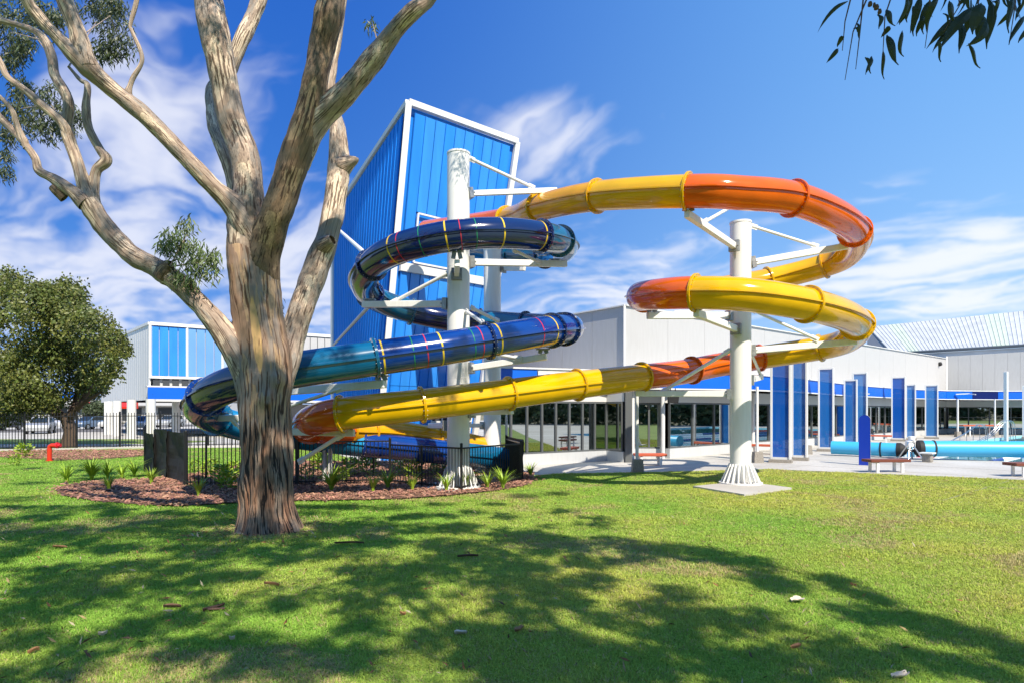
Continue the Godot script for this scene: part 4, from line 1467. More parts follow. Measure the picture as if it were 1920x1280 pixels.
func fences() -> void:
	var p := []
	for q in [[270, 884], [348, 912], [557, 911], [731, 907], [865, 921.5], [977, 903], [949, 886]]:
		p.append(gnd(q[0], q[1]))
	var t := thing("pool_fence", "near black picket fence of the slide splash area, running behind the gum trunk", "fence", p[3])
	post(t, p[1], 1.47, 0.08); post(t, p[2], 1.46, 0.09); post(t, p[3], 1.25); post(t, p[4], 1.18); post(t, p[5], 1.16); post(t, p[6], 1.2)
	picket_run(t, p[1], p[2], 1.4, 0.07, 0.105, 0.019); picket_run(t, p[2], p[3], 1.2, 0.07, 0.105, 0.019); picket_run(t, p[3], p[4], 1.1, 0.05, 0.105, 0.019)
	picket_run(t, p[4], p[5], 1.1, 0.07, 0.105, 0.019); picket_run(t, p[5], p[6], 1.12, 0.06, 0.105, 0.019)
	post(t, gnd(700, 893), 1.0, 0.05); post(t, gnd(386, 899), 1.25, 0.05); post(t, gnd(790, 915), 1.1, 0.04)
	# dark shade cloth panels at the left end of the fence
	var cuts := [0.0, 0.28, 0.6, 1.0]
	var names := ["far left", "middle", "nearest"]
	for k in 3:
		var a: Vector3 = p[0].lerp(p[1], cuts[k]) + Vector3(-0.05, 0, -0.1)
		var b: Vector3 = p[0].lerp(p[1], cuts[k + 1] - 0.02) + Vector3(0.06, 0, 0.1)
		var q := thing("cloth_screen", "%s of three dark shade cloth screens in a row by the mulch bed" % names[k], "screen", (a + b) * 0.5, "dark cloth screens")
		cloth(q, a, b, 0.05, [1.3, 1.46, 1.43][k], k)
		post(q, a, 1.4, 0.045)
	var q := thing("cloth_screen", "dark cloth screen turning back toward the glazed wall at the fence's right end", "screen", p[5], "dark cloth screens")
	cloth(q, p[6] + Vector3(0.03, 0, -0.03), p[5] + Vector3(0.06, 0, -0.06), 0.06, 1.2, 5)
	# far boundary fence
	var a := v3(-34.5, 30.4)
	t = thing("boundary_fence", "tall black picket fence between the lawn and the car park at left", "fence", v3(-22, 31.6))
	var px := [-60, 45, 143, 224, 300, 390, 480]
	var py := [845.5, 844.5, 842.5, 840.5, 839.5, 838, 836.5]
	for k in px.size():
		var g := gnd(px[k], py[k])
		post(t, g, 1.95, 0.08)
		if k:
			picket_run(t, a, g, 1.92, 0.1, 0.135, 0.026, 0.16)
		a = g
	var s := Shape.new()
	for k in px.size() - 1:
		s.beam(gnd(px[k], py[k]) + Vector3(0, 0.05, 0.05), gnd(px[k + 1], py[k + 1]) + Vector3(0, 0.05, 0.05), 0.14, 0.1)
	struct("concrete_kerb", s, M.concrete)

func cloth(t: Node3D, a: Vector3, b: Vector3, y0: float, y1: float, seed_: int) -> void:
	var s := Shape.new()
	var f := noise(0.9, 60 + seed_, 2)
	var out := Vector3.UP.cross(b - a).normalized()
	var n := 14
	var grid := []
	for i in n + 1:
		for j in n + 1:
			var u := float(i) / n
			var v := float(j) / n
			var belly := sin(u * PI) * (0.10 * sin(v * PI) + 0.07 * (1.0 - v)) + 0.03 * f.get_noise_2d(u * 3.0, v * 3.0)
			var p := a.lerp(b, u) + Vector3.UP * lerpf(y0, y1 - 0.02 * sin(u * PI), v) + out * belly
			grid.append(p)
	for side in [0.004, -0.004]:
		for i in n:
			for j in n:
				var k := i * (n + 1) + j
				var o: Vector3 = out * side
				if side > 0:
					s.quad(grid[k] + o, grid[k + n + 1] + o, grid[k + n + 2] + o, grid[k + 1] + o)
				else:
					s.quad(grid[k + 1] + o, grid[k + n + 2] + o, grid[k + n + 1] + o, grid[k] + o)
	part("cloth", s, M.shade_cloth, t)

# ---------------------------------------------------------------- trees
func reshape(s: Shape, ring: int, push: Callable) -> void:   # pushes each vertex outward, then renews the normals
	for i in s.v.size():
		s.v[i] += s.n[i] * float(push.call(s.v[i], s.uv[i]))
	var nn := PackedVector3Array()
	nn.resize(s.v.size())
	for k in range(0, s.ix.size(), 3):
		var a := s.ix[k]
		var b := s.ix[k + 1]
		var c := s.ix[k + 2]
		var f := (s.v[c] - s.v[a]).cross(s.v[b] - s.v[a])
		nn[a] += f; nn[b] += f; nn[c] += f
	var w := ring + 1
	for r in s.v.size() / w:
		var q := nn[r * w] + nn[r * w + ring]
		nn[r * w] = q
		nn[r * w + ring] = q
	for i in nn.size():
		s.n[i] = nn[i].normalized() if nn[i].length_squared() > 0.0 else s.n[i]

var wood := []   # every limb as [name, centres, radii, material, sides, lumpiness, low corner, high corner]

func limb(_parent: Node, called: String, pts: Array, m: Material, segs: int, lump: float) -> void:
	var c := []
	for q in pts:
		var p := at(q[0], q[1], q[3])
		c.append(Vector4(p.x, p.y, p.z, q[2] * 0.465 * q[3] / F))
	grow_limb(called, smooth(c, 10), m, segs, lump)

func grow_limb(called: String, sm: Array, m: Material, segs: int, lump: float) -> void:
	var pos := []
	var rad := []
	var lo := Vector3.INF
	var hi := -Vector3.INF
	for q in sm:
		var p := Vector3(q.x, q.y, q.z)
		pos.append(p)
		rad.append(maxf(q.w, 0.008))
		lo = lo.min(p - Vector3.ONE * (q.w + 0.3))
		hi = hi.max(p + Vector3.ONE * (q.w + 0.3))
	wood.append([called, pos, rad, m, segs, lump, lo, hi])

func fillet(p: Vector3, own: int) -> float:   # the swelling where this limb runs into another one
	var out := 0.0
	for k in wood.size():
		if k == own:
			continue
		var w: Array = wood[k]
		var lo: Vector3 = w[6]
		var hi: Vector3 = w[7]
		if p.x < lo.x or p.y < lo.y or p.z < lo.z or p.x > hi.x or p.y > hi.y or p.z > hi.z:
			continue
		var pos: Array = w[1]
		var rad: Array = w[2]
		var s := 1e9
		for i in range(0, pos.size(), 2):
			s = minf(s, p.distance_to(pos[i]) - rad[i])
		var reach: float = minf(0.24, 1.1 * rad[rad.size() / 3] * 0.8)
		var h := maxf(reach - absf(s), 0.0) / reach
		out = maxf(out, h * h * reach * 0.25)
	return out

func grow_all(t: Node3D) -> void:
	for k in wood.size():
		var w: Array = wood[k]
		var s := Shape.new()
		var segs: int = w[4]
		var lump: float = w[5]
		var first: Vector3 = w[1][0]
		if w[0] == "trunk":
			s.ring_tube(w[1], w[2], segs, false, 1.0 / 5.4, 1.0)
			var f := noise(1.3, 201, 3)
			var fr := noise(1.0, 202, 3)
			reshape(s, segs, func(p: Vector3, uv: Vector2) -> float:
				var a := TAU * uv.x
				var low := 1.0 - smoothstep(0.6, 2.6, p.y)
				var toe := maxf(0.0, 0.5 - p.y) * 0.06 * (1.0 + sin(a * 5.0 + 2.2) + 0.5 * sin(a * 9.0 + 1.0))
				var knot := 0.0
				for q in [[4.28, 2.18, 0.15], [3.85, 2.52, 0.13]]:
					var e: float = Vector2(wrapf(a - q[0], -PI, PI) * 0.45, p.y - q[1]).length() / q[2]
					knot += 0.075 * exp(-e * e * 1.6) - 0.05 * exp(-e * e * 14.0)
				return fillet(p, k) + knot + 0.05 * f.get_noise_3d(p.x, p.y * 0.8, p.z) + low * 0.022 * fr.get_noise_3d(cos(a) * 6.0, sin(a) * 6.0, p.y * 0.7) + toe)
		else:
			s.ring_tube(w[1], w[2], segs, false, 0.2, 1.0)
			var f := noise(1.1, int(first.x * 90.0), 3)
			var f2 := noise(4.5, int(first.y * 90.0) + 7, 3)
			reshape(s, segs, func(p: Vector3, _t: Vector2) -> float: return fillet(p, k) + lump * (f.get_noise_3d(p.x, p.y, p.z) + 0.35 * f2.get_noise_3d(p.x, p.y * 0.5, p.z)))
		part(w[0], s, w[3], t)

func bark_textures() -> void:
	# smooth gum bark: grey and tan sheets, cream where it has peeled, brown streaks along the limb
	var a := noise(1.0, 101, 4)
	var b := noise(1.0, 102, 3)
	var e := noise(1.0, 103, 4)
	var w := 384
	var h := 2048
	var hs := PackedFloat32Array()
	hs.resize(w * h)
	var smooth_bark := func(i: int, j: int) -> Color:
		var an := TAU * i / w
		var ay := TAU * j / h
		# a torus keeps the tile seamless both ways
		var p := Vector3((1.05 + 0.5 * cos(an)) * cos(ay), (1.05 + 0.5 * cos(an)) * sin(ay), 0.5 * sin(an))
		var n1 := a.get_noise_3dv(p * 1.05)
		var n2 := b.get_noise_3dv(p * 2.3 + Vector3(9, 2, 5))
		var n3 := e.get_noise_3d(cos(an) * 5.0, sin(an) * 5.0, cos(ay) * 1.6 + sin(ay) * 3.1)
		var n4 := e.get_noise_3d(cos(an) * 12.0, sin(an) * 12.0, cos(ay) * 9.0 + sin(ay) * 14.7)
		var c := Color(0.66, 0.585, 0.53).lerp(Color(0.80, 0.725, 0.66), clampf(n2 * 1.2 + 0.5, 0, 1))
		var peel := smoothstep(0.13, 0.19, n1 + n2 * 0.35 + n3 * 0.25)
		c = c.lerp(Color(0.97, 0.90, 0.81), peel * 0.85)
		var grey := smoothstep(0.12, 0.22, -n1 + n2 * 0.45 + n3 * 0.25)
		c = c.lerp(Color(0.60, 0.58, 0.56), grey * 0.75)
		var brown := smoothstep(0.14, 0.30, n3 + n1 * 0.25 + n4 * 0.12)
		c = c.lerp(Color(0.29, 0.21, 0.16), brown * 0.7)
		var fine := 0.92 + 0.22 * n4
		hs[j * w + i] = 0.5 - peel * 0.1 + n3 * 0.22 + n4 * 0.1
		return Color(c.r * fine, c.g * fine, c.b * fine)
	var m := mat("gum_bark", Color(0.95, 0.93, 0.91), 0.75)
	m.albedo_texture = picture(w, h, smooth_bark)
	m.heightmap_enabled = true
	m.heightmap_scale = 1.2
	m.heightmap_texture = picture(w, h, func(i: int, j: int) -> Color: return Color(hs[j * w + i], 0, 0))
	var dk := m.duplicate() as StandardMaterial3D
	dk.albedo_color = Color(0.72, 0.67, 0.59)
	dk.resource_name = "gum_bark_olive"
	M.gum_bark_olive = dk
	var pl := m.duplicate() as StandardMaterial3D
	pl.albedo_color = Color(1.0, 0.985, 0.96)
	pl.resource_name = "gum_bark_pale"
	M.gum_bark_pale = pl
	# trunk: fibrous and furrowed below, peeling smooth bark above, one texture for the whole height (v runs up)
	var tw := 1024
	var th := 1536
	var hh := PackedFloat32Array()
	hh.resize(tw * th)
	var trunk := func(i: int, j: int) -> Color:
		var an := TAU * i / tw
		var up := float(j) / th * 5.4 - 0.17
		var x := cos(an)
		var y := sin(an)
		var bend := b.get_noise_3d(x * 0.8, y * 0.8, up * 0.5) * 0.35
		var ridge := e.get_noise_3d((x + bend * y) * 8.0, (y - bend * x) * 8.0, up * 1.0 + 7.0)
		var ridge2 := a.get_noise_3d(x * 26.0, y * 26.0, up * 3.2)
		var n1 := a.get_noise_3d(x * 1.2 + 4.0, y * 1.2, up * 0.6)
		var n2 := b.get_noise_3d(x * 2.6, y * 2.6, up * 1.1 + 3.0)
		var edge := up + n1 * 1.5 + n2 * 0.7 + ridge * 0.5
		var fib := 1.0 - smoothstep(1.8, 2.4, edge)
		var fissure := smoothstep(0.13, 0.27, -ridge - ridge2 * 0.3)
		var c := Color(0.61, 0.46, 0.36).lerp(Color(0.58, 0.53, 0.48), clampf(n2 * 1.6 + 0.5, 0, 1))
		c = c.lerp(Color(0.78, 0.69, 0.60), clampf(ridge * 1.3, 0, 1) * 0.6)
		c = c.lerp(Color(0.09, 0.065, 0.05), fissure * 0.85)
		var f := 0.88 + 0.5 * ridge2
		c = Color(c.r * f, c.g * f, c.b * f)
		var sm := Color(0.64, 0.54, 0.46).lerp(Color(0.61, 0.58, 0.55), clampf(n1 * 2.0 + 0.5, 0, 1))
		var peel := smoothstep(0.18, 0.23, n2 + n1 * 0.4)
		sm = sm.lerp(Color(0.76, 0.66, 0.53), peel * 0.8)
		sm = sm.lerp(Color(0.30, 0.20, 0.14), smoothstep(0.14, 0.26, -ridge - ridge2 * 0.2) * 0.7)
		var g := 0.92 + 0.16 * ridge2
		sm = Color(sm.r * g, sm.g * g, sm.b * g)
		# the cream scar where bark has come away above the fork of the right limb
		var k := wrapf(an - 4.50, -PI, PI) * 0.44
		var q := Vector2(k / (0.085 * (1.0 - 0.35 * clampf((3.2 - up) / 0.7, 0, 1))), (up - 3.25) / 0.62)
		var scar := 1.0 - smoothstep(0.85, 1.0, q.length() + n2 * 0.25)
		sm = sm.lerp(Color(0.80, 0.68, 0.48), scar)
		hh[j * tw + i] = 0.55 + lerpf(ridge * 0.12 - peel * 0.08 - scar * 0.15, ridge * 0.5 - fissure * 0.3 + ridge2 * 0.14, fib)
		return sm.lerp(c, fib)
	var t := mat("trunk_bark", Color(1.0, 0.96, 0.93), 0.9)
	t.albedo_texture = picture(tw, th, trunk)
	t.heightmap_enabled = true
	t.heightmap_scale = 2.4
	t.heightmap_texture = picture(tw, th, func(i: int, j: int) -> Color: return Color(hh[j * tw + i], 0, 0))

func leaf_clump(count: int, length: float, width: float, spread: float, droop: float, seed_: int) -> ArrayMesh:
	var r := RandomNumberGenerator.new()
	r.seed = seed_
	var s := Shape.new()
	for k in count:
		var o := Vector3(r.randf_range(-1, 1), r.randf_range(-1, 1), r.randf_range(-1, 1)) * spread
		var d := Vector3(r.randf_range(-1, 1), r.randf_range(-1, 1) * (1.0 - droop) - droop * 1.3, r.randf_range(-1, 1)).normalized()
		var w := d.cross(Vector3(r.randf_range(-1, 1), r.randf_range(-0.4, 0.4), r.randf_range(-1, 1))).normalized() * width * 0.5
		var l := length * r.randf_range(0.7, 1.15)
		var bend := w.cross(d).normalized() * l * r.randf_range(-0.16, 0.16)
		var t := r.randf_range(0.75, 1.2)
		var col := Color(t, t * r.randf_range(0.94, 1.06), t * 0.95)
		var a := o
		var b := o + d * l * 0.4 + bend
		var e := o + d * l
		s.tri(a, b - w, b + w, col)
		s.tri(b - w, e, b + w, col)
	return s.made()

func cluster(places: Array, tints: Array, at_: Vector3, rad: Vector3, count: int, r: RandomNumberGenerator, base_tint := 1.0) -> void:
	for k in count:
		var d := Vector3(r.randfn(), r.randfn(), r.randfn()).normalized() * pow(r.randf(), 0.42)
		var b := Basis(Vector3.UP, r.randf() * TAU).scaled(Vector3.ONE * r.randf_range(0.75, 1.25))
		places.append(Transform3D(b, at_ + d * rad))
		var t := base_tint * r.randf_range(0.75, 1.2)
		tints.append(Color(t * r.randf_range(0.92, 1.1), t, t * r.randf_range(0.85, 1.0)))

func gum_tree() -> void:
	bark_textures()
	var t := thing("gum_tree", "large mottled gum tree with forking smooth limbs in front of the slides", "tree", gnd(505, 993))
	# trunk, dense enough to carry its furrows
	var c := []
	for q in [[506, 1012, 140], [505, 992, 121], [503, 972, 110], [501, 940, 104], [500, 880, 99], [499, 820, 96], [498, 760, 96], [497, 715, 100], [493, 665, 101], [486, 610, 93], [479, 560, 90], [472, 510, 84], [466, 455, 72], [462, 405, 60]]:
		var p := at(q[0], q[1], 10.3)
		c.append(Vector4(p.x, p.y, p.z, q[2] * 0.475 * 10.3 / F))
	grow_limb("trunk", smooth(c, 12), M.trunk_bark, 120, 0.0)
	var g: Material = M.gum_bark
	var ol: Material = M.gum_bark_olive
	var pale: Material = M.gum_bark_pale
	limb(t, "limb", [[474, 580, 60, 10.35], [470, 480, 70, 10.28], [466, 420, 66, 10.2], [465, 350, 58, 10.2], [458, 290, 56, 10.2], [432, 219, 54, 10.2], [414, 125, 54, 10.1], [399, 50, 56, 10.0], [390, 0, 54, 10.0], [378, -90, 48, 9.9], [360, -260, 36, 9.6]], g, 28, 0.03)
	limb(t, "limb", [[452, 400, 30, 10.5], [430, 312, 30, 10.6], [404, 245, 29, 10.9], [397, 205, 25, 11.1], [397, 165, 22, 11.3], [428, 134, 27, 11.4], [451, 78, 29, 11.4], [480, 15, 30, 11.5], [500, -60, 27, 11.5], [520, -200, 20, 11.5]], pale, 22, 0.025)
	limb(t, "limb", [[480, 650, 36, 10.5], [485, 570, 50, 10.42], [494, 500, 58, 10.28], [508, 435, 59, 10.08], [523, 385, 58, 9.9], [549, 305, 58, 9.8], [575, 225, 54, 9.7], [590, 156, 52, 9.6], [603, 94, 52, 9.6], [616, 31, 58, 9.5], [622, -20, 52, 9.5], [640, -180, 40, 9.3]], ol, 28, 0.03)
	limb(t, "limb", [[556, 310, 34, 9.85], [582, 245, 46, 9.75], [620, 204, 47, 9.7], [664, 156, 45, 9.6], [707, 103, 44, 9.5], [742, 55, 35, 9.4], [775, 20, 32, 9.3], [808, -6, 26, 9.3], [870, -90, 22, 9.2], [960, -240, 16, 9.0]], g, 24, 0.03)
	limb(t, "limb", [[505, 745, 60, 10.5], [528, 690, 58, 10.7], [545, 640, 52, 10.9], [560, 590, 49, 11.0], [590, 510, 48, 11.2], [613, 445, 45, 11.3], [627, 380, 43, 11.4], [635, 312, 42, 11.5], [634, 255, 36, 11.5], [622, 195, 22, 11.6], [617, 160, 20, 11.6], [628, 100, 17, 11.7], [640, 20, 15, 11.8], [655, -120, 12, 11.9]], pale, 26, 0.035)
	limb(t, "limb", [[470, 720, 48, 10.2], [440, 665, 44, 10.1], [402, 603, 40, 10.0], [362, 558, 39, 9.9], [328, 526, 40, 9.8], [290, 502, 37, 9.75], [250, 480, 37, 9.7], [212, 446, 36, 9.7], [186, 412, 35, 9.65], [165, 378, 32, 9.6]], g, 26, 0.035)
	limb(t, "limb", [[172, 395, 26, 9.6], [158, 355, 25, 9.6], [144, 302, 23, 9.6], [125, 245, 21, 9.6], [127, 190, 19, 9.6], [102, 141, 17, 9.6], [97, 111, 16, 9.6], [84, 77, 15, 9.6], [62, 57, 14, 9.6], [0, 38, 13, 9.6], [-60, 25, 11, 9.6]], pale, 18, 0.02)
	limb(t, "limb", [[130, 262, 16, 9.6], [118, 232, 18, 9.55], [80, 198, 17, 9.5], [44, 168, 14, 9.45], [13, 144, 13, 9.4], [0, 118, 12, 9.4], [-30, 60, 10, 9.4]], pale, 16, 0.018)
	limb(t, "limb", [[174, 398, 20, 9.62], [176, 345, 19, 9.7], [181, 318, 19, 9.7], [199, 300, 22, 9.7], [187, 281, 17, 9.7], [165, 238, 16, 9.7], [161, 200, 15, 9.7], [163, 160, 12, 9.7], [150, 150, 7, 9.7], [128, 125, 5, 9.7]], pale, 16, 0.02)
	limb(t, "limb", [[160, 382, 24, 9.55], [130, 356, 24, 9.5], [101, 336, 20, 9.5], [72, 320, 19, 9.5], [64, 296, 16, 9.5], [36, 258, 15, 9.5], [0, 222, 14, 9.5], [-50, 170, 12, 9.5]], g, 16, 0.02)
	limb(t, "limb", [[50, 278, 10, 9.5], [30, 232, 10, 9.45], [22, 208, 9, 9.4], [0, 183, 9, 9.4], [-40, 150, 8, 9.4]], pale, 12, 0.012)
	limb(t, "limb", [[476, 450, 40, 10.15], [440, 393, 39, 10.0], [395, 345, 36, 9.8], [336, 283, 34, 9.6], [269, 215, 33, 9.4], [201, 161, 33, 9.2], [148, 112, 33, 9.0], [111, 75, 26, 8.9], [67, 27, 24, 8.8], [45, -10, 22, 8.7], [0, -120, 18, 8.5]], g, 24, 0.028)
	limb(t, "limb", [[166, 128, 30, 9.05], [148, 70, 33, 9.0], [134, 34, 30, 8.95], [118, -5, 28, 8.9], [95, -90, 22, 8.8]], pale, 20, 0.025)
	limb(t, "limb", [[238, 182, 9, 9.3], [247, 150, 8, 9.3], [266, 110, 9, 9.3], [247, 60, 8, 9.3], [244, 45, 7, 9.3], [256, 0, 8, 9.3], [262, -40, 6, 9.3]], pale, 12, 0.012)
	limb(t, "stub", [[640, 312, 30, 11.45], [655, 305, 24, 11.4], [668, 299, 13, 11.35], [671, 297, 4, 11.35]], g, 14, 0.02)
	limb(t, "stub", [[120, 372, 20, 9.55], [104, 358, 16, 9.5], [98, 352, 14, 9.5]], ol, 12, 0.01)
	limb(t, "stub", [[606, 462, 26, 11.15], [620, 452, 24, 11.02], [623, 450, 18, 11.0]], g, 16, 0.012)
	limb(t, "stub", [[300, 520, 24, 9.7], [312, 500, 22, 9.65], [320, 496, 12, 9.6]], ol, 12, 0.01)
	grow_all(t)
	# foliage: sprays in the top left corner, the shoot on the long limb, and the crown above the frame
	var r := RandomNumberGenerator.new()
	r.seed = 5
	var places := []
	var tints := []
	for q in [[25, 55, 48], [60, 20, 40], [15, 110, 30], [95, 40, 30], [40, 85, 25], [205, 30, 42], [225, 80, 30], [190, 90, 26], [180, 5, 30], [222, 5, 20], [95, 185, 34], [75, 235, 38], [118, 240, 22], [25, 205, 30], [45, 170, 25], [8, 250, 24], [5, 318, 16], [140, 215, 20], [0, 20, 40], [130, 20, 24], [12, 290, 10]]:
		var d := r.randf_range(11.5, 13.5)
		cluster(places, tints, at(q[0], q[1], d), Vector3.ONE * q[2] * 0.85 * d / F, int(q[2] * 1.3), r, 0.8)
	for q in [[350, 470, 44], [330, 445, 26], [375, 500, 34], [345, 520, 26], [395, 480, 20], [310, 460, 16], [352, 420, 16]]:
		cluster(places, tints, at(q[0], q[1], 9.7), Vector3.ONE * q[2] * 0.8 * 9.7 / F, int(q[2] * 0.62), r, 1.7)
	for q in [[698, 43, 7], [516, 565, 8], [433, 610, 9]]:
		cluster(places, tints, at(q[0], q[1], 11.4), Vector3.ONE * q[2] * 11.4 / F, 5, r, 1.0)
	# crown over the slides: it throws the broken shade on the columns, the tubes and the far lawn
	for q in [[860, 330, 15.8, 0.5], [860, 470, 15.8, 0.45], [700, 770, 14, 0.4], [830, 752, 14, 0.35], [610, 770, 14, 0.5], [910, 742, 14.8, 0.3], [560, 690, 12.4, 0.6], [640, 680, 12.6, 0.4], [860, 700, 15.6, 0.4], [450, 720, 12.4, 0.5], [500, 780, 10.3, 0.4], [480, 600, 10.3, 0.3], [300, 520, 9.8, 0.3]]:
		var p := at(q[0], q[1], q[2])
		var up := (r.randf_range(10.5, 12.5) - p.y) / SUN.y
		while 770.0 - (p.y + SUN.y * up - 2.0) / (-p.z - SUN.z * up) * F > -130.0:   # the crown starts above the frame
			up += 0.3
		cluster(places, tints, p + SUN * up, Vector3(q[3], q[3] * 0.7, q[3]) * 0.9, 34, r)
	for q in [[60, 905, 0.7], [30, 935, 0.8], [420, 968, 0.9], [100, 960, 1.0], [170, 950, 0.7], [240, 972, 0.9], [330, 962, 0.7], [30, 990, 1.0], [110, 992, 0.8], [200, 1005, 0.7], [300, 1000, 0.7], [370, 1005, 0.8], [590, 962, 0.6], [640, 948, 0.5], [730, 952, 0.6], [780, 965, 0.45], [700, 985, 0.5], [880, 960, 0.4], [820, 945, 0.4], [980, 930, 0.5], [1040, 925, 0.5], [920, 945, 0.35], [560, 950, 0.5], [270, 880, 0.6], [400, 900, 0.5], [640, 900, 0.6], [60, 878, 0.5]]:
		var p := gnd(q[0], q[1])
		cluster(places, tints, p + SUN * (r.randf_range(10.0, 12.5) / SUN.y), Vector3(q[2], q[2] * 0.5, q[2]) * 0.8, int(70 * q[2] / 0.6), r)
	for k in range(0, mini(12, wood.size())):
		var w: Array = wood[k]
		for j in range(8, w[1].size(), 9):
			if r.randf() < 0.5 and w[1][j].y < 9.0:
				var up: float = (r.randf_range(11.0, 13.0) - w[1][j].y) / SUN.y
				var over: Vector3 = w[1][j] + SUN * up
				if over.z > -0.5 or 770.0 - (over.y - 2.0) / -over.z * F < -70.0:   # above the frame
					cluster(places, tints, over, Vector3(0.34, 0.2, 0.2), 16, r)
	scatter("crown", leaf_clump(12, 0.13, 0.024, 0.09, 0.75, 11), M.gum_leaf, shifted(places, t), tints, t).set_meta("kind", "stuff")
	# twigs that carry the sprays
	var s := Shape.new()
	for q in [[97, 111, 60, 60], [84, 77, 20, 60], [128, 125, 180, 40], [148, 70, 205, 30], [120, 232, 90, 190], [80, 198, 30, 205], [145, 302, 130, 240], [318, 500, 350, 440], [320, 500, 390, 490], [316, 498, 335, 530], [205, 30, 225, 80], [712, 98, 699, 45], [45, 168, 10, 255]]:
		s.rod(at(q[0], q[1], 9.6), at(q[2], q[3], 9.7 if q[0] > 300 else 12.0), 0.014, 6, 0.005)
	part("twigs", s, g, t).set_meta("kind", "stuff")

func shifted(places: Array, t: Node3D) -> Array:
	var o := []
	for p in places:
		o.append(Transform3D(p.basis, p.origin - t.position))
	return o

func shade_tree() -> void:
	# the eucalypt behind and to the right of the camera: it shades the foreground and hangs one spray into the top right corner
	var root := v3(5.0, -4.5)
	var t := thing("spreading_eucalypt", "eucalypt whose drooping dark leaves hang into the top right corner of the sky", "tree", root)
	var s := Shape.new()
	s.ring_tube([root, root + Vector3(-0.2, 2.5, -0.3), root + Vector3(-0.6, 5, -0.9), root + Vector3(-1.4, 7.4, -1.9)], [0.5, 0.4, 0.32, 0.2], 20, false, 0.4)
	part("trunk", s, M.gum_bark, t)
	var r := RandomNumberGenerator.new()
	r.seed = 9
	var places := []
	var tints := []
	var tips := []
	# patches of shade on the lawn along the edge of the crown: x, y, size
	for q in [[960, 1004, 0.5], [1010, 1012, 0.5], [1070, 1018, 0.5], [1140, 1012, 0.35], [1185, 1026, 0.45], [1240, 1030, 0.5], [1300, 1036, 0.5], [1350, 1046, 0.42], [1395, 1052, 0.36], [1430, 1080, 0.42], [1455, 1096, 0.3], [1535, 1082, 0.2], [1565, 1092, 0.25], [1600, 1112, 0.25], [1630, 1122, 0.18], [1600, 1150, 0.3], [1660, 1152, 0.35], [1720, 1168, 0.32], [1770, 1188, 0.32], [1840, 1203, 0.36], [1890, 1222, 0.32], [1930, 1235, 0.3],
		[1000, 1105, 0.55], [1060, 1098, 0.35], [1110, 1085, 0.3], [1120, 1050, 0.35], [1255, 1108, 0.42], [1215, 1140, 0.32], [1290, 1150, 0.42], [1340, 1170, 0.4], [1400, 1158, 0.36], [1130, 1160, 0.4], [1235, 1195, 0.4], [1310, 1230, 0.45], [1370, 1245, 0.4], [1430, 1235, 0.32], [1520, 1232, 0.34], [1580, 1240, 0.32], [1620, 1208, 0.32], [1660, 1236, 0.3], [1080, 1215, 0.55], [1000, 1235, 0.65], [1120, 1262, 0.6], [930, 1200, 0.4], [1200, 1268, 0.5], [1400, 1275, 0.4], [1500, 1285, 0.35], [870, 1040, 0.4], [930, 1055, 0.5], [1760, 1240, 0.2], [1820, 1250, 0.25]]:
		var p := gnd(q[0], q[1])
		if q[2] > 0.38 and q[1] > 1090:
			q[2] *= 0.78
		var c := p + SUN * (r.randf_range(7.5, 9.5) / SUN.y)
		tips.append(c)
		cluster(places, tints, c, Vector3(q[2], q[2] * 0.6, q[2]) * 1.05, int(165 * q[2] * q[2]) + 6, r)
	# the broken mass of the crown: clumps with gaps between them
	var broken := noise(0.55, 77, 2)
	for i in 27:
		for j in 22:
			var x := -10.5 + i * 0.46 + r.randf_range(-0.2, 0.2)
			var d := 3.0 + j * 0.46 + r.randf_range(-0.2, 0.2)
			if broken.get_noise_2d(x * 0.8, d * 1.5) < -0.10 - 0.05 * maxf(0.0, 6.0 - d) + maxf(0.0, d - 9.5) * 0.06 + maxf(0.0, x + 0.5) * 0.12:
				continue
			if r.randf() < 0.22:
				continue
			var c := v3(x, d) + SUN * (r.randf_range(8.0, 11.0) / SUN.y)
			if r.randf() < 0.3:
				tips.append(c)
			cluster(places, tints, c, Vector3(0.29, 0.2, 0.29) * r.randf_range(0.7, 1.2), 17, r)
	for k in 2600:   # single leaf clumps between the larger ones
		var x := r.randf_range(-10.5, 1.0)
		var d := r.randf_range(2.8, 11.5)
		if broken.get_noise_2d(x * 0.8, d * 1.5) < -0.35 + maxf(0.0, d - 9.0) * 0.12 + maxf(0.0, x) * 0.2:
			continue
		cluster(places, tints, v3(x, d) + SUN * (r.randf_range(8.0, 11.0) / SUN.y), Vector3(0.08, 0.08, 0.08), 1, r)
	scatter("crown", leaf_clump(14, 0.19, 0.042, 0.1, 0.7, 12), M.gum_leaf, shifted(places, t), tints, t).set_meta("kind", "stuff")
	s = Shape.new()
	for k in range(0, tips.size(), 15):
		var a := root + Vector3(-1.2, 6.4 + r.randf(), -1.6)
		var b: Vector3 = tips[k]
		s.ring_tube([a, a.lerp(b, 0.5) + Vector3(0, 0.5, 0), b], [0.05, 0.025, 0.008], 8, false, 0.4)
	part("branches", s, M.gum_bark, t).set_meta("kind", "stuff")
	# the hanging spray: single leaves on thin twigs about 2.2 m from the camera
	s = Shape.new()
	var hang := [[1650, -60, 1600, 60, 1585, 150], [1690, -60, 1660, 30, 1655, 120], [1740, -80, 1745, 20, 1735, 90], [1790, -80, 1800, 10, 1770, 60], [1840, -80, 1835, 10, 1840, 60], [1900, -80, 1905, 5, 1895, 70], [1610, -60, 1585, 40, 1580, 95], [1625, -60, 1612, 70, 1605, 130]]
	for q in hang:
		s.ring_tube([at(q[0], q[1], 2.25), at(q[2], q[3], 2.2), at(q[4], q[5], 2.2)], [0.004, 0.0022, 0.0012], 6, false)
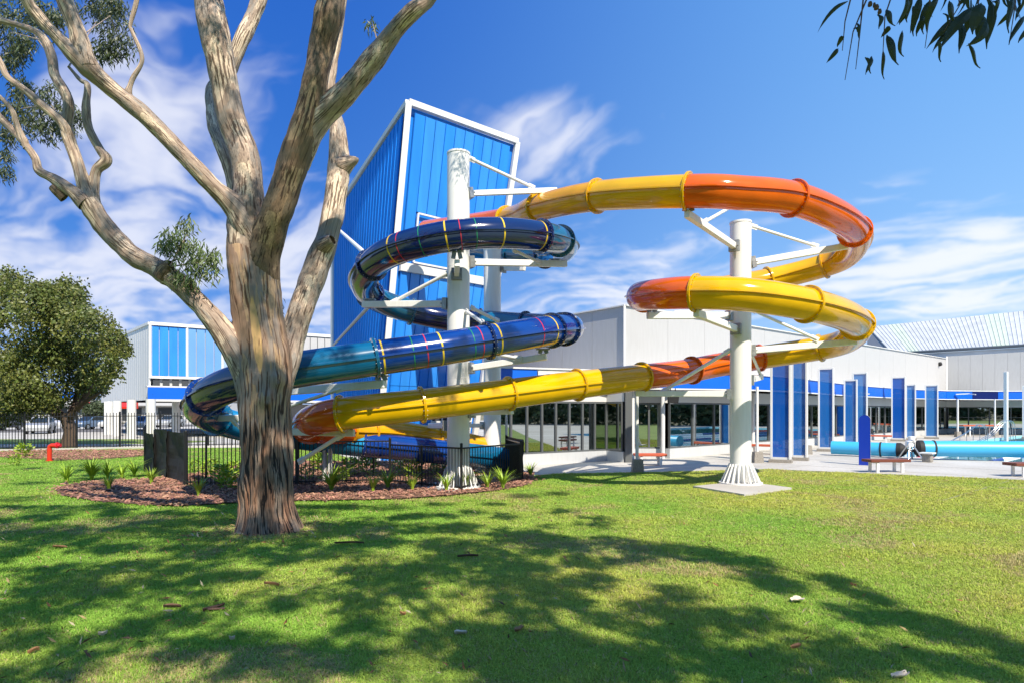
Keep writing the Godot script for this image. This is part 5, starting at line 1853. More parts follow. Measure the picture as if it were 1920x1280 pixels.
	s.ring_tube([root + Vector3(-0.5, 4.6, -0.8), at(1900, -420, 1.9), at(1780, -160, 2.2), at(1640, -90, 2.25), at(1600, -50, 2.25)], [0.12, 0.05, 0.02, 0.008, 0.004], 10, false)
	part("hanging_twigs", s, M.bark_strip, t)
	s = Shape.new()
	# leaves: base, tip, width in survey pixels
	for q in [[1590, 3, 1536, 58, 6, 8], [1692, -4, 1712, 2, 5, -4], [1645, 28, 1651, 52, 7, -3], [1662, 18, 1682, 46, 10, 6], [1668, 50, 1655, 68, 8, 0], [1663, 66, 1688, 120, 12, 4], [1656, 95, 1661, 147, 6, 4], [1692, 58, 1698, 104, 11, 12], [1698, -10, 1684, 44, 9, -8], [1706, -8, 1704, 40, 12, 4], [1712, 12, 1710, 60, 13, -4], [1726, -6, 1716, 66, 12, 5], [1745, 0, 1735, 62, 12, 8], [1732, 30, 1722, 66, 8, 3], [1768, 26, 1784, 46, 5, 0], [1758, 76, 1768, 114, 6, 2], [1760, -8, 1742, 60, 12, 10], [1806, 30, 1740, 90, 12, 6], [1832, 12, 1765, 94, 16, 8], [1780, 2, 1800, 40, 14, 12], [1795, 40, 1802, 98, 11, -4], [1840, 6, 1828, 62, 20, 4], [1850, 38, 1815, 84, 14, -10], [1816, 82, 1842, 126, 8, 6], [1858, 2, 1854, 90, 14, 0], [1845, 30, 1838, 72, 12, 5], [1826, 20, 1812, 70, 12, 4], [1870, -6, 1872, 34, 6, 3], [1898, -6, 1896, 60, 11, 6], [1893, 24, 1874, 47, 9, 0], [1918, -4, 1912, 30, 8, 0], [1921, 30, 1896, 82, 8, 4], [1925, 56, 1914, 78, 8, 2], [1860, 4, 1876, 12, 7, 0], [1815, -4, 1798, 10, 8, 2], [1572, 92, 1552, 116, 7, 0], [1577, 68, 1573, 86, 9, 0], [1622, 108, 1636, 136, 8, 0], [1634, 106, 1626, 138, 7, 0], [1600, 54, 1614, 58, 5, 0], [1606, 44, 1614, 70, 5, 0], [1780, 60, 1752, 96, 8, 4], [1700, 26, 1690, 44, 8, 3]]:
		var d := 2.2 + 0.12 * sin(q[0] * 1.7 + q[1])
		var a := at(q[0], q[1], d)
		var b := at(q[2], q[3], d + 0.03 * sin(q[2]))
		var along := (b - a)
		var side := along.cross(Vector3(0.25 * sin(q[0]), 0, 1)).normalized()
		var w: float = q[4] * d / F * 0.6
		var bow: float = q[5] * d / F
		var prev := []
		for k in 9:
			var u := k / 8.0
			var c := a + along * u + side * bow * sin(u * PI) + Vector3(0, 0, 0.01 * sin(u * 5.0))
			var ww := side * w * maxf(0.06, sin(PI * pow(u, 0.72))) * (1.0 - 0.94 * smoothstep(0.8, 1.0, u))
			var fold := Vector3(0, 0, 0.004)
			var now := [c - ww, c + fold, c + ww]
			if k:
				s.quad(prev[0], prev[1], now[1], now[0])
				s.quad(prev[1], prev[2], now[2], now[1])
			prev = now
	for k in 60:   # more of the spray, at and above the top edge
		var d := r.randf_range(2.15, 2.5)
		var a := at(r.randf_range(1690, 1930), r.randf_range(-80, 14), d)
		var l := r.randf_range(0.05, 0.11)
		var along := Vector3(r.randf_range(-0.45, 0.45), -1.0, r.randf_range(-0.3, 0.3)).normalized() * l
		var side := along.cross(Vector3(r.randf_range(-1, 1), 0, 1)).normalized() * r.randf_range(0.004, 0.008)
		var bow := side.normalized() * l * r.randf_range(-0.15, 0.15)
		var prev := [a - side * 0.1, a + side * 0.1]
		for j in 5:
			var u := (j + 1) / 5.0
			var c := a + along * u + bow * sin(u * PI)
			var ww: Vector3 = side * [0.8, 1.0, 0.85, 0.5, 0.04][j]
			s.quad(prev[0], prev[1], c + ww, c - ww)
			prev = [c - ww, c + ww]
	part("hanging_leaves", s, M.dark_gum_leaf, t)
	s = Shape.new()
	for q in [[1632, 8, 9], [1644, 14, 10], [1650, 22, 8], [1640, 10, 6]]:
		s.lathe(at(q[0], q[1], 2.2), [[0.0, -0.009], [q[2] * 0.0008, -0.006], [q[2] * 0.0009, 0.0], [q[2] * 0.0006, 0.009], [0.0, 0.010]], 8)
	part("gum_nuts", s, M.bark_strip, t)

func leafy_tree() -> void:
	var d := 33.5
	var root := Vector3((128.0 - 960.0) / F * d, 0, -d)
	var t := thing("leafy_tree", "dense rounded green tree by the boundary fence at the left edge", "tree", root)
	var s := Shape.new()
	s.ring_tube([root, root + Vector3(0.1, 0.9, 0), root + Vector3(-0.1, 1.9, 0.1)], [0.42, 0.32, 0.3], 16, false)
	for q in [[-2.2, 4.2, 0.5], [1.8, 3.8, 0.3], [0.2, 5.2, -1.0], [-4.0, 4.6, 0.8], [2.6, 3.0, 1.2]]:
		s.ring_tube([root + Vector3(-0.05, 1.5, 0.05), root + Vector3(q[0] * 0.4, 2.4, q[2] * 0.4), root + Vector3(q[0], q[1], q[2])], [0.2, 0.15, 0.05], 10, false)
	part("trunk", s, M.far_bark, t)
	var r := RandomNumberGenerator.new()
	r.seed = 17
	var gaps := noise(0.42, 18, 2)
	var places := []
	var tints := []
	for q in [[0, 560, 60], [-60, 620, 80], [60, 580, 60], [110, 575, 48], [30, 640, 75], [100, 640, 70], [160, 610, 48], [190, 640, 40], [210, 660, 26], [150, 680, 58], [80, 700, 62], [10, 710, 66], [-50, 700, 70], [190, 690, 32], [120, 725, 42], [60, 745, 40], [0, 755, 45], [215, 640, 20], [15, 530, 34], [130, 545, 26], [-70, 560, 60], [170, 720, 26], [228, 655, 12], [85, 548, 20]]:
		for rep in 2:
			var dd := d + r.randf_range(-3.2, 2.0)
			var c := at(q[0], q[1], dd)
			var rad: float = q[2] * dd / F
			for k in int(q[2] * 3.0):
				var dir := Vector3(r.randfn(), r.randfn(), r.randfn()).normalized() * pow(r.randf(), 0.35) * r.randf_range(0.8, 1.12)
				var spot := c + dir * rad
				if gaps.get_noise_3d(spot.x, spot.y, spot.z) < -0.16:
					continue
				places.append(Transform3D(Basis(Vector3.UP, r.randf() * TAU).scaled(Vector3.ONE * r.randf_range(0.7, 1.3)), c + dir * rad - root))
				var tone := r.randf_range(0.6, 1.35)
				tints.append(Color(tone * r.randf_range(0.9, 1.25), tone, tone * 0.9))
	scatter("crown", leaf_clump(14, 0.17, 0.095, 0.22, 0.3, 13), M.broad_leaf, places, tints, t).set_meta("kind", "stuff")
	# the wood behind the lawn, seen in the window glass
	places = []
	tints = []
	for k in 60:
		var x := -60.0 + k * 2.6
		var h := r.randf_range(6.0, 11.0)
		for j in 5:
			cluster(places, tints, Vector3(x + r.randfn(0, 1.5), h * (0.15 + 0.17 * j), 46.0 + r.randfn(0, 2.0)), Vector3(2.4, 1.5, 1.6), 26, r, 1.9)
			if k < 28:
				cluster(places, tints, Vector3(-57.0 + r.randfn(0, 1.5), h * (0.15 + 0.17 * j), 46.0 - k * 2.6), Vector3(1.6, 1.5, 2.4), 26, r, 1.9)
			if k < 44:
				cluster(places, tints, Vector3(67.0 + r.randfn(0, 1.5), h * (0.15 + 0.17 * j), 46.0 - k * 2.6), Vector3(1.6, 1.5, 2.4), 26, r, 1.9)
	tag(scatter("park_wood", leaf_clump(10, 0.9, 0.4, 0.9, 0.3, 15), M.far_leaf, places, tints, self), "dark mass of trees mirrored in the pavilion glass", "trees", "", "stuff")
	# low trees on the skyline beyond the car park
	var far := [[-40, 745, 118, 5.5, "olive tree at the far left behind the shop roof"], [40, 752, 122, 4.5, "low grey green tree behind the leafy tree's trunk"], [110, 748, 126, 5.0, "grey green tree beyond the blue shade canopy"], [186, 748, 96, 3.4, "small olive tree beside the raised building, above the red awning"], [250, 752, 128, 4.6, "tree seen under the raised building between its columns"], [330, 752, 130, 5.0, "tree beyond the entrance building's corner column"]]
	for q in far:
		var p := Vector3((q[0] - 960.0) / F * q[2], 0, -q[2])
		var o := thing("skyline_tree", q[4], "tree", p, "trees beyond the car park")
		s = Shape.new()
		s.ring_tube([p, p + Vector3(0.1, q[3] * 0.5, 0)], [0.25, 0.15], 8, false)
		part("trunk", s, M.far_bark, o)
		places = []
		tints = []
		for j in 9:
			var c := Vector3(r.randfn(0, q[3] * 0.35), q[3] * r.randf_range(0.45, 0.95), r.randfn(0, 1.0))
			cluster(places, tints, c, Vector3.ONE * q[3] * 0.3, 70, r)
		scatter("crown", leaf_clump(10, 0.35, 0.16, 0.4, 0.3, 14), M.far_leaf, places, tints, o).set_meta("kind", "stuff")

# ---------------------------------------------------------------- garden, lawn and furniture
func strap_plant(height: float, blades: int, seed_: int, curl: float) -> Shape:
	var r := RandomNumberGenerator.new()
	r.seed = seed_
	var s := Shape.new()
	for k in blades:
		var a := r.randf() * TAU
		var o := Vector3(cos(a), 0, sin(a))
		var l := height * r.randf_range(0.65, 1.1)
		var lean := r.randf_range(0.3, 1.05) * curl
		var w := Vector3(-sin(a), 0, cos(a)) * height * 0.045
		var tone := r.randf_range(0.7, 1.25)
		var col := Color(tone * r.randf_range(0.85, 1.15), tone, tone * 0.8)
		var prev := [o * 0.02 - w, o * 0.02 + w]
		for j in 4:
			var u := (j + 1) / 4.0
			var c := o * (0.02 + l * lean * u * u) + Vector3.UP * l * (u - 0.28 * lean * u * u)
			var ww := w * (1.0 - u * 0.95)
			s.quad(prev[0], prev[1], c + ww, c - ww, col)
			prev = [c - ww, c + ww]
	return s

func shrub(height: float, seed_: int) -> Shape:
	var r := RandomNumberGenerator.new()
	r.seed = seed_
	var s := Shape.new()
	for k in 170:
		var a := r.randf() * TAU
		var y := height * pow(r.randf(), 0.7)
		var rad := height * 0.5 * sin(clampf(y / height * 2.2 + 0.5, 0, PI)) * r.randf_range(0.3, 1.0)
		var p := Vector3(cos(a) * rad, y, sin(a) * rad)
		var d := Vector3(cos(a + r.randf_range(-0.6, 0.6)), r.randf_range(0.0, 0.9), sin(a)).normalized()
		var w := d.cross(Vector3(r.randf_range(-1, 1), 1, r.randf_range(-1, 1))).normalized() * 0.036
		var l := r.randf_range(0.1, 0.19)
		var tone := r.randf_range(0.7, 1.3)
		var col := Color(tone * r.randf_range(0.9, 1.2), tone, tone * 0.8)
		s.tri(p, p + d * l * 0.5 - w, p + d * l * 0.5 + w, col)
		s.tri(p + d * l * 0.5 - w, p + d * l, p + d * l * 0.5 + w, col)
	for k in 5:
		s.rod(Vector3.ZERO, Vector3(r.randf_range(-0.15, 0.15), height * 0.7, r.randf_range(-0.15, 0.15)), 0.006, 5)
	return s

func garden() -> void:
	var proto := []
	for k in 3:
		proto.append(strap_plant([0.6, 0.5, 0.75][k], [60, 46, 80][k], 300 + k, [1.0, 0.8, 1.2][k]).made())
	var rows := [[124, 906, 0, "small bright strappy plant at the left tip of the mulch bed"], [171, 901, 2, "large bright strappy plant left of the dark cloth screens, biggest of that row"], [201, 897, 0, "strappy plant right beside the biggest one left of the cloth screens"], [228, 897, 1, "small strappy plant third from the cloth screens"], [251, 893, 0, "strappy plant close to the far left cloth screen"], [283, 908, 1, "low dull strappy plant in front of the middle cloth screen"],
		[203, 921, 1, "brownish thin strappy plant in the middle of the left mulch bed"], [621, 922, 2, "bright tall strappy plant right of the gum trunk in front of the fence"], [699, 924, 1, "low strappy plant in front of the fence left of the middle post"], [727, 917, 0, "strappy plant directly in front of the fence's middle post"], [773, 922, 1, "narrow upright strappy plant in front of the fence right of the middle post"], [837, 923, 1, "pale strappy plant at the foot of the tallest column's pad"], [874, 918, 1, "dark strappy plant just right of the tallest fence post near the pad"], [914, 918, 1, "small strappy plant in front of the rightmost fence panel"], [943, 917, 0, "bright strappy plant at the right end of the pool fence"], [995, 895, 1, "reddish strappy plant at the right tip of the mulch bed"], [372, 931, 1, "strappy plant in front of the fence left of the gum trunk"]]
	for q in rows:
		var o := MeshInstance3D.new()
		o.name = numbered("strappy_plant")
		o.mesh = proto[q[2]]
		o.material_override = M.strap_leaf
		o.position = gnd(q[0], q[1]) + Vector3.UP * 0.03
		o.rotation.y = q[0] * 1.3
		add_child(o, true)
		tag(o, q[3], "plant", "strappy plants in the mulch bed")
	var bush := [shrub(0.62, 400).made(), shrub(0.5, 401).made()]
	var spots := [[415, 912, "leafy shrub left of the gum trunk, low against the fence"], [440, 896, "yellow green shrub behind the fence just left of the gum trunk"], [395, 893, "yellow green shrub behind the fence, nearer the corner post"], [428, 918, "dark leafy shrub touching the left side of the gum trunk"], [575, 902, "small shrub behind the fence right of the gum trunk"], [655, 894, "shrub behind the fence right of the twin white legs"], [640, 905, "upright yellow shrub close behind the fence beside the twin white legs"], [690, 890, "shrub under the low blue tube, left of the middle post"], [755, 890, "shrub under the low blue tube, right of the middle post"], [775, 896, "bright shrub behind the fence halfway to the tallest column"], [815, 890, "shrub just left of the tallest column behind the fence"], [830, 884, "shrub at the back of the bed near the tallest column"], [745, 882, "shrub at the back of the bed in the tube's shade"], [600, 884, "shrub at the back of the bed behind the twin white legs"], [365, 885, "shrub behind the fence near the cloth screens"], [45, 857, "round grey green shrub on the left mulch bed, left of the red hydrant"], [28, 873, "tuft in the left mulch bed at the edge of the photograph"]]
	for k in spots.size():
		var q: Array = spots[k]
		var o := MeshInstance3D.new()
		o.name = numbered("garden_shrub")
		o.mesh = bush[k % 2]
		o.material_override = M.shrub_leaf
		o.position = gnd(q[0], q[1]) + Vector3.UP * 0.03
		o.rotation.y = k * 2.1
		o.scale = Vector3.ONE * (0.85 + 0.3 * sin(k * 3.0))
		add_child(o, true)
		tag(o, q[2], "shrub", "shrubs in the garden beds")
	# bark chips over the beds
	var chip := Shape.new()
	chip.box(Vector3.ZERO, Vector3(0.07, 0.012, 0.024))
	var places := []
	var tints := []
	var bed := bed_outline()
	var bed2 := poly([-24.5, 27.6, -18.3, 24.6, -16.8, 25.2, -16.2, 27.3, -18, 31, -25, 31])
	var r := RandomNumberGenerator.new()
	r.seed = 31
	while places.size() < 16000:
		var p := Vector2(r.randf_range(-12.5, 1.0), r.randf_range(12.4, 24.0))
		if places.size() > 13500:
			p = Vector2(r.randf_range(-25, -16), r.randf_range(24, 31))
			if not Geometry2D.is_point_in_polygon(p, bed2):
				continue
		elif not Geometry2D.is_point_in_polygon(p + Vector2(r.randfn(0, 0.14), r.randfn(0, 0.14)), bed):
			continue
		var b := Basis.from_euler(Vector3(r.randf_range(-0.5, 0.5), r.randf() * TAU, r.randf_range(-0.5, 0.5))).scaled(Vector3.ONE * r.randf_range(0.6, 1.7))
		places.append(Transform3D(b, path3(p, 0.045 + r.randf() * 0.03)))
		var tone := r.randf_range(0.45, 1.4)
		tints.append(Color(0.34 * tone, 0.17 * tone * r.randf_range(0.9, 1.2), 0.125 * tone))
	tag(scatter("bark_mulch", chip.made(), M.bark_chip, places, tints, self), "red brown bark chips covering the garden beds", "mulch", "", "stuff")
	# hydrant
	var g := gnd(92, 864.5)
	var s := Shape.new()
	s.ring_tube([g, g + Vector3(0, 0.52, 0), g + Vector3(0.02, 0.6, 0), g + Vector3(0.09, 0.64, 0), g + Vector3(0.3, 0.64, 0)], [0.085, 0.085, 0.085, 0.085, 0.085], 16, true)
	var o := thing("hydrant", "bright red hydrant standpipe on the mulch near the boundary fence", "hydrant", g)
	part("pipe", s, M.red_paint, o)
	s = Shape.new()
	s.lathe(g + Vector3(0.3, 0.64, 0), [[0.0, -0.02], [0.12, -0.02], [0.12, 0.05], [0.07, 0.05], [0.07, 0.14], [0.0, 0.14]], 14, Vector3.RIGHT)
	part("coupling", s, M.red_float, o)
	s = Shape.new()
	s.lathe(g, [[0.13, 0.0], [0.13, 0.05], [0.08, 0.05]], 14)
	part("foot", s, M.red_paint, o)
	grass()

func tuft(blades: int, height: float, seed_: int) -> ArrayMesh:
	var r := RandomNumberGenerator.new()
	r.seed = seed_
	var s := Shape.new()
	for k in blades:
		var a := r.randf() * TAU
		var o := Vector3(r.randf_range(-1, 1), 0, r.randf_range(-1, 1)) * 0.05
		var d := Vector3(cos(a), 0, sin(a))
		var w := Vector3(-sin(a), 0, cos(a)) * 0.0027
		var l := height * r.randf_range(0.5, 1.15)
		var lean := r.randf_range(0.25, 1.1)
		var m := o + d * l * lean * 0.35 + Vector3.UP * l * 0.6
		var e := o + d * l * lean * 0.95 + Vector3.UP * l * (1.0 - lean * 0.3)
		var t := r.randf_range(0.75, 1.25)
		var col := Color(t * r.randf_range(0.9, 1.2), t, t * 0.9)
		s.quad(o - w, o + w, m + w * 0.8, m - w * 0.8, col)
		s.tri(m - w * 0.8, m + w * 0.8, e, col)
	return s.made()

func grass() -> void:
	var r := RandomNumberGenerator.new()
	r.seed = 51
	var lawn := PackedVector2Array([Vector2(70, -40), Vector2(-60, -40)])
	lawn.append_array(poly(EDGE))
	var bed := bed_outline()
	var pads := [gpoly([[1300, 914], [1392, 904.5], [1485, 917], [1396, 930]])]
	var big := noise(0.16, 61, 3)
	var mid := noise(0.55, 62, 3)
	var trunk := gnd(505, 991)
	var sets := [[], [], []]
	var tint := [[], [], []]
	var n := 0
	var bare := noise(0.3, 63, 3)
	while n < 310000:
		# more of them near the camera
		var d := 3.4 + 30.0 * pow(r.randf(), 2.3)
		var x := r.randf_range(-0.9, 0.9) * (d + 0.6)
		n += 1
		var p := Vector2(x, d)
		if d > 12.0:
			if not Geometry2D.is_point_in_polygon(p, lawn) or Geometry2D.is_point_in_polygon(p, bed) or Geometry2D.is_point_in_polygon(p, pads[0]):
				continue
		var far := Vector2(x - trunk.x, d + trunk.z).length()
		if far < 0.56:
			continue
		var b1 := big.get_noise_2d(x, d)
		var m1 := mid.get_noise_2d(x, d)
		var thin := bare.get_noise_2d(x, d)
		if thin > 0.34 and r.randf() < (thin - 0.34) * 1.5:
			continue
		var grow := 1.0 + clampf((d - 6.0) * 0.075, 0.0, 1.6)
		var hs := r.randf_range(0.6, 1.1) * (0.85 + 0.5 * m1)
		var k := r.randi() % 3
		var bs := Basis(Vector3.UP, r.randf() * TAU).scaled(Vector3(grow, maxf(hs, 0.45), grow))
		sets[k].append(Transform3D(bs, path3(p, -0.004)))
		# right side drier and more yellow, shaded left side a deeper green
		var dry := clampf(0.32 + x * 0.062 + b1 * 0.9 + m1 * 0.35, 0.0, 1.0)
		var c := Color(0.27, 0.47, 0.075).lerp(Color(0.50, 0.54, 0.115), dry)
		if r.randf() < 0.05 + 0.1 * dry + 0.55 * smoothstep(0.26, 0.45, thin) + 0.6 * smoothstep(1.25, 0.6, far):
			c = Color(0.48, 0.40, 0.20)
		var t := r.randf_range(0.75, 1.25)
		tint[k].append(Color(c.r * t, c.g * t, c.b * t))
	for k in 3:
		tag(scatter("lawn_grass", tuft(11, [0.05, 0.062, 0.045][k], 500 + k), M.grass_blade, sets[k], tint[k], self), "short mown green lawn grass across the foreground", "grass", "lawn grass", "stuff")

func litter() -> void:   # small leaves and bits of bark shed over the lawn
	var r := RandomNumberGenerator.new()
	r.seed = 81
	var places := []
	var tints := []
	for k in 1500:
		var d := 3.6 + 12.0 * pow(r.randf(), 1.5)
		var x := r.randf_range(-0.88, 0.75) * d
		if k < 260:
			var a := r.randf() * TAU
			var q := r.randf_range(0.45, 1.3)
			x = -4.08 + cos(a) * q
			d = 10.3 + sin(a) * q
		if Vector2(x + 4.0, d - 10.3).length() > 4.0 and r.randf() < 0.5 + 0.05 * x:
			continue
		var b := Basis.from_euler(Vector3(r.randf_range(-0.4, 0.4), r.randf() * TAU, r.randf_range(-0.4, 0.4))).scaled(Vector3.ONE * r.randf_range(0.5, 1.5))
		places.append(Transform3D(b, v3(x, d, 0.035)))
		var c: Color = [Color(0.30, 0.13, 0.06), Color(0.42, 0.30, 0.16), Color(0.16, 0.09, 0.06), Color(0.5, 0.42, 0.3)][r.randi() % 4]
		tints.append(c)
	tag(scatter("leaf_litter", leaf_clump(2, 0.07, 0.016, 0.03, 0.0, 16), M.bark_chip, places, tints, self), "small brown leaves and bark bits shed over the lawn", "leaf litter", "", "stuff")

func lawn_things() -> void:
	litter()
	# shed bark and leaves lying on the grass
	var r := RandomNumberGenerator.new()
	r.seed = 71
	var list := [[877, 1047, 0.30, 0.05, 0.3, "bark_strip", "long dark curl of shed bark on the lawn, right of the trunk", "bark"], [400, 1146, 0.20, 0.06, 0.9, "bark_strip", "forked piece of grey bark on the shaded lawn", "bark"], [322, 1144, 0.16, 0.05, 0.1, "bark_strip", "short dark piece of bark left of the forked piece", "bark"], [508, 1101, 0.18, 0.03, -0.3, "dead_leaf", "thin reddish strip of bark on the lawn in front of the trunk", "bark"], [655, 1022, 0.42, 0.03, 0.05, "bark_strip", "thin grey stick lying right of the trunk's foot", "stick"],
		[1497, 1131, 0.16, 0.14, 0.4, "pale_litter", "pale clump of dry fibre on the sunny lawn", "dry grass"], [863, 1194, 0.12, 0.06, 0.5, "pale_litter", "pale curled leaf in the foreground, brightest on the lawn", "leaf"], [434, 1204, 0.05, 0.03, 0.9, "pale_litter", "tiny pale leaf in the dark shade at lower left", "leaf"], [112, 1030, 0.17, 0.07, 0.2, "dead_leaf", "brown leaf on the lawn at far left", "leaf"], [755, 1157, 0.06, 0.04, 0.4, "dead_leaf", "small orange leaf in the middle of the shaded lawn", "leaf"], [973, 1187, 0.09, 0.06, 0.8, "dead_leaf", "small red brown leaf right of the pale curled leaf", "leaf"], [1600, 1102, 0.08, 0.03, 0.1, "dead_leaf", "small red brown leaf on the sunny right lawn", "leaf"], [1690, 1276, 0.13, 0.07, 0.3, "pale_litter", "pale grey leaf at the bottom edge right of centre", "leaf"], [1494, 1221, 0.09, 0.04, 0.2, "dead_leaf", "reddish leaf beside a shadow on the right lawn", "leaf"], [192, 1195, 0.07, 0.04, 0.4, "pale_litter", "greyish leaf on the lawn toward the lower left corner", "leaf"], [62, 1229, 0.08, 0.04, 0.7, "dead_leaf", "brown leaf near the lower left corner", "leaf"]]
	for q in list:
		var g := gnd(q[0], q[1]) + Vector3.UP * 0.035
		var s := Shape.new()
		var n := 8
		var prev := []
		var ph := r.randf() * 6.0
		for k in n + 1:
			var u := float(k) / n
			var c := Vector3((u - 0.5) * q[2], 0.012 * sin(u * 4.0 + ph) + 0.012, 0.02 * sin(u * 5.0 + ph) * q[2] / 0.15)
			var w: float = q[3] * 0.5 * pow(sin(PI * (0.06 + 0.88 * u)), 0.6) * r.randf_range(0.75, 1.15)
			var b := Basis(Vector3.UP, q[4])
			var now := [g + b * (c + Vector3(0, 0.012, -w)), g + b * (c + Vector3(0, -0.004, 0)), g + b * (c + Vector3(0, 0.014, w)), g + b * (c + Vector3(0, 0.006, w * 0.9)), g + b * (c + Vector3(0, -0.016, 0)), g + b * (c + Vector3(0, 0.004, -w * 0.9))]
			if k:
				var mid: Vector3 = (now[1] + prev[1]) * 0.5
				for j in 6:
					s.out_quad(prev[j], prev[(j + 1) % 6], now[(j + 1) % 6], now[j], mid - Vector3(0, 0.004, 0))
			prev = now
		if q[6].begins_with("forked"):
			var b := Basis(Vector3.UP, 0.2)
			s.box(g + Vector3(0.05, 0.01, 0.05), Vector3(0.16, 0.015, 0.035), b, 0.004)
		single({"bark": "shed_bark", "stick": "fallen_stick", "leaf": "fallen_leaf", "dry grass": "dry_tuft"}[q[7]], s, M[q[5]], q[6], q[7], g, "litter on the lawn")

func bench(called: String, label: String, c: Vector3, turn: float, length: float, depth: float, high: float, m: Material) -> Node3D:
	var b := Basis(Vector3.UP, turn)
	var t := thing(called, label, "bench", c, "benches")
	for k in 4:
		var s := Shape.new()
		s.box(c + b * Vector3(0, high - 0.045, (k - 1.5) * depth / 4.0), Vector3(length, 0.09, depth / 4.0 - 0.012), b, 0.008)
		part("slat", s, m, t)
	for x in [-0.5, 0.5]:
		for z in [-0.5, 0.5]:
			var s := Shape.new()
			s.box(c + b * Vector3(x * length * 0.62, (high - 0.09) * 0.5, z * depth * 0.72), Vector3(0.09, high - 0.09, 0.06), b, 0.006)
			part("leg", s, M.white_steel, t)
		var s := Shape.new()
		s.box(c + b * Vector3(x * length * 0.62, high - 0.11, 0), Vector3(0.05, 0.036, depth * 0.66), b)
		part("bearer", s, M.white_steel, t)
	return t

func furniture() -> void:
	bench("bench", "brown slatted bench in front of the arched blue panel, at the paving edge", at(1662, 885, 20.0) * Vector3(1, 0, 1), 0.10, 1.38, 0.5, 0.44, M.seat_brown)
	bench("bench", "brown slatted bench cut by the right edge of the photograph", at(1938, 893, 18.7) * Vector3(1, 0, 1), 0.10, 1.6, 0.5, 0.44, M.seat_brown)
	bench("bench", "orange seated bench on the paving beside the slim post and glazed entry", at(1219, 874, 22.6) * Vector3(1, 0, 1), 0.0, 1.15, 0.5, 0.44, M.seat_red)
	bench("bench", "red seated bench behind the thick column, left of the nearest blue fin", at(1432, 852, 28.4) * Vector3(1, 0, 1), -0.6, 1.5, 0.5, 0.46, M.seat_red)
	bench("bench", "small red bench beyond the roller, right of the arched panel", at(1645, 832, 38.5) * Vector3(1, 0, 1), -0.6, 1.6, 0.5, 0.5, M.seat_red)
	bench("bench", "long red bench against the far glazed wall behind the pool rail", at(1838, 815, 49.0) * Vector3(1, 0, 1), 0.1, 3.4, 0.6, 0.9, M.seat_red)

func roller(label: String, a: Vector3, b: Vector3, r: float, bands: Array, cone: bool) -> void:
	var mid := (a + b) * 0.5
	var t := thing("pool_cover_roller", label, "pool cover", mid * Vector3(1, 0, 1), "rolled pool covers")
	var s := Shape.new()
	var pts := []
	var rad := []
	for k in 25:
		pts.append(a.lerp(b, k / 24.0))
		rad.append(r * (1.0 + 0.012 * sin(k * 2.3)))
	s.ring_tube(pts, rad, 28)
	var f := noise(2.0, 91, 2)
	var d := (b - a).normalized()
	for i in s.v.size():
		var q := s.uv[i].x
		s.v[i] += s.n[i] * (0.02 if q > 0.55 and q < 0.6 else 0.0) * (1.0 if absf(s.n[i].dot(d)) < 0.5 else 0.0)
	part("rolled_cover", s, M.cover_blue, t)
	for u in bands:
		s = Shape.new()
		s.lathe(a.lerp(b, u), [[r, -0.03], [r + 0.022, -0.03], [r + 0.022, 0.03], [r, 0.03]], 28, d)
		part("strap", s, M.black_rubber, t)
	s = Shape.new()
	if cone:
		s.lathe(b, [[r + 0.015, -0.16], [r + 0.015, 0.0], [r * 0.55, 0.2], [0.06, 0.24], [0.06, 0.5], [0.0, 0.5]], 20, d)
	else:
		s.lathe(a, [[0.0, -0.1], [r * 0.8, -0.1], [r + 0.02, 0.0], [r + 0.02, 0.16]], 20, d)
	part("end_cap", s, M.black_rubber, t)
	f = null

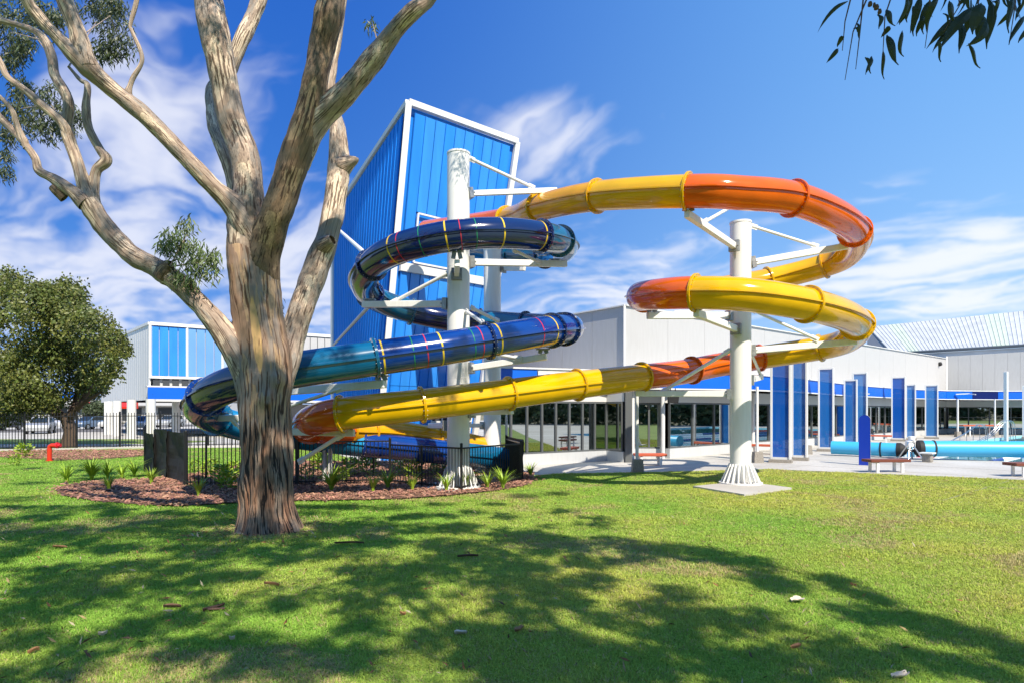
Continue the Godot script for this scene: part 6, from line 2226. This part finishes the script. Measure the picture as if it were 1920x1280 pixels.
func pool_things() -> void:
	var a := at(1722, 840, 25.2)
	var right := Vector3(1, 0, 0.55).normalized()
	roller("long light blue rolled pool cover along the near end of the pool", a, a + Vector3(9.0, 0.05, 2.3), 0.32, [0.06, 0.46], false)
	roller("short light blue rolled pool cover with black cone end, left of the machine", at(1560, 838, 27.6), at(1690, 843, 26.0), 0.29, [0.72], true)
	# winding machine between the two rollers
	var c := gnd(1712, 866)
	c = Vector3(a.x - 0.35, 0, a.z + 0.05)
	var t := thing("roller_stand", "steel winding stand between the two blue pool cover rollers", "machine", c)
	for x in [-0.22, 0.22]:
		for z in [-0.35, 0.35]:
			var s := Shape.new()
			s.rod(c + Vector3(x * 1.4, 0, z), c + Vector3(x * 0.3, 0.62, z * 0.2), 0.03, 8)
			part("leg", s, M.chrome, t)
	var s := Shape.new()
	s.box(c + Vector3(0, 0.66, 0), Vector3(0.3, 0.26, 0.26), Basis.IDENTITY, 0.03)
	s.lathe(c + Vector3(0.05, 0.86, 0), [[0.13, -0.08], [0.13, 0.1], [0.0, 0.12]], 14)
	part("gearbox", s, M.white_steel, t)
	s = Shape.new()
	s.lathe(c + Vector3(-0.1, 0.62, 0.2), [[0.2, -0.02], [0.22, 0.0], [0.2, 0.02], [0.18, 0.0], [0.2, -0.02]], 18, Vector3(0.3, 0, 1).normalized())
	s.rod(c + Vector3(-0.1, 0.8, 0.24), c + Vector3(-0.1, 0.8, 0.4), 0.02, 8)
	part("hand_wheel", s, M.chrome, t)
	# starting block
	var g := gnd(1740, 866)
	t = thing("starting_block", "small white starting block at the pool end in front of the blue roller", "starting block", g)
	s = Shape.new()
	s.box(g + Vector3(0, 0.17, 0), Vector3(0.34, 0.3, 0.3), Basis(Vector3.UP, 0.7), 0.02)
	part("pedestal", s, M.footing, t)
	s = Shape.new()
	s.box(g + Vector3(0, 0.36, 0), Vector3(0.46, 0.06, 0.46), Basis(Vector3.UP, 0.7), 0.01)
	part("platform", s, M.trim_white, t)
	# lane ropes
	for k in 4:
		var o := POOL_AT + ACROSS * (2.6 + k * 2.5)
		var p := path3(o + ALONG * 0.2, -0.07)
		var e := path3(o + ALONG * 38.0, -0.07)
		var name_: String = ["first lane rope from the pool's left side, red near the end", "second lane rope, dark floats, under the long roller", "third lane rope, red near the end, under the long roller", "fourth lane rope near the right edge of the photograph"][k]
		t = thing("lane_rope", name_, "lane rope", p, "lane ropes")
		for j in 6:
			s = Shape.new()
			var u0: float = [0.0, 0.06, 0.14, 0.3, 0.5, 0.75][j]
			var u1: float = [0.06, 0.14, 0.3, 0.5, 0.75, 1.0][j]
			s.rod(p.lerp(e, u0), p.lerp(e, u1), 0.075, 10)
			part("float_string", s, M[[("red_float" if k % 2 == 0 else "blue_float"), "white_float", "blue_float", "white_float", "blue_float", "red_float"][j]], t)
	# handrails on the far side
	for k in 2:
		var o := at([1838, 1893][k], 816, [41.5, 38][k]) * Vector3(1, 0, 1)
		t = thing("pool_handrail", ["low chrome ramp rail on the far side of the pool", "tall curved chrome steps rail beside the white pole"][k], "handrail", o, "pool rails")
		for j in 2 + k:
			s = Shape.new()
			var b := o + Vector3(0.25 * j * (1 if k else 2), 0, -0.5 * j)
			s.ring_tube(smooth([b + Vector3(-2.4, 0.02, 0.6), b + Vector3(-1.2, 0.55, 0.3), b + Vector3(-0.2, 1.05 + 0.3 * k, 0), b + Vector3(0.3, 0.95 + 0.3 * k, 0), b + Vector3(0.4, 0.4, 0), b + Vector3(0.4, 0.0, 0)], 5), range(26).map(func(_i: int) -> float: return 0.02), 8)
			part("rail", s, M.chrome, t)
		for j in 5:
			s = Shape.new()
			var b := o + Vector3(-2.2 + j * 0.55, 0, 0.55 - j * 0.14)
			s.rod(b, b + Vector3(0, 0.12 + j * 0.22, 0), 0.022, 6)
			part("upright", s, M.chrome, t)
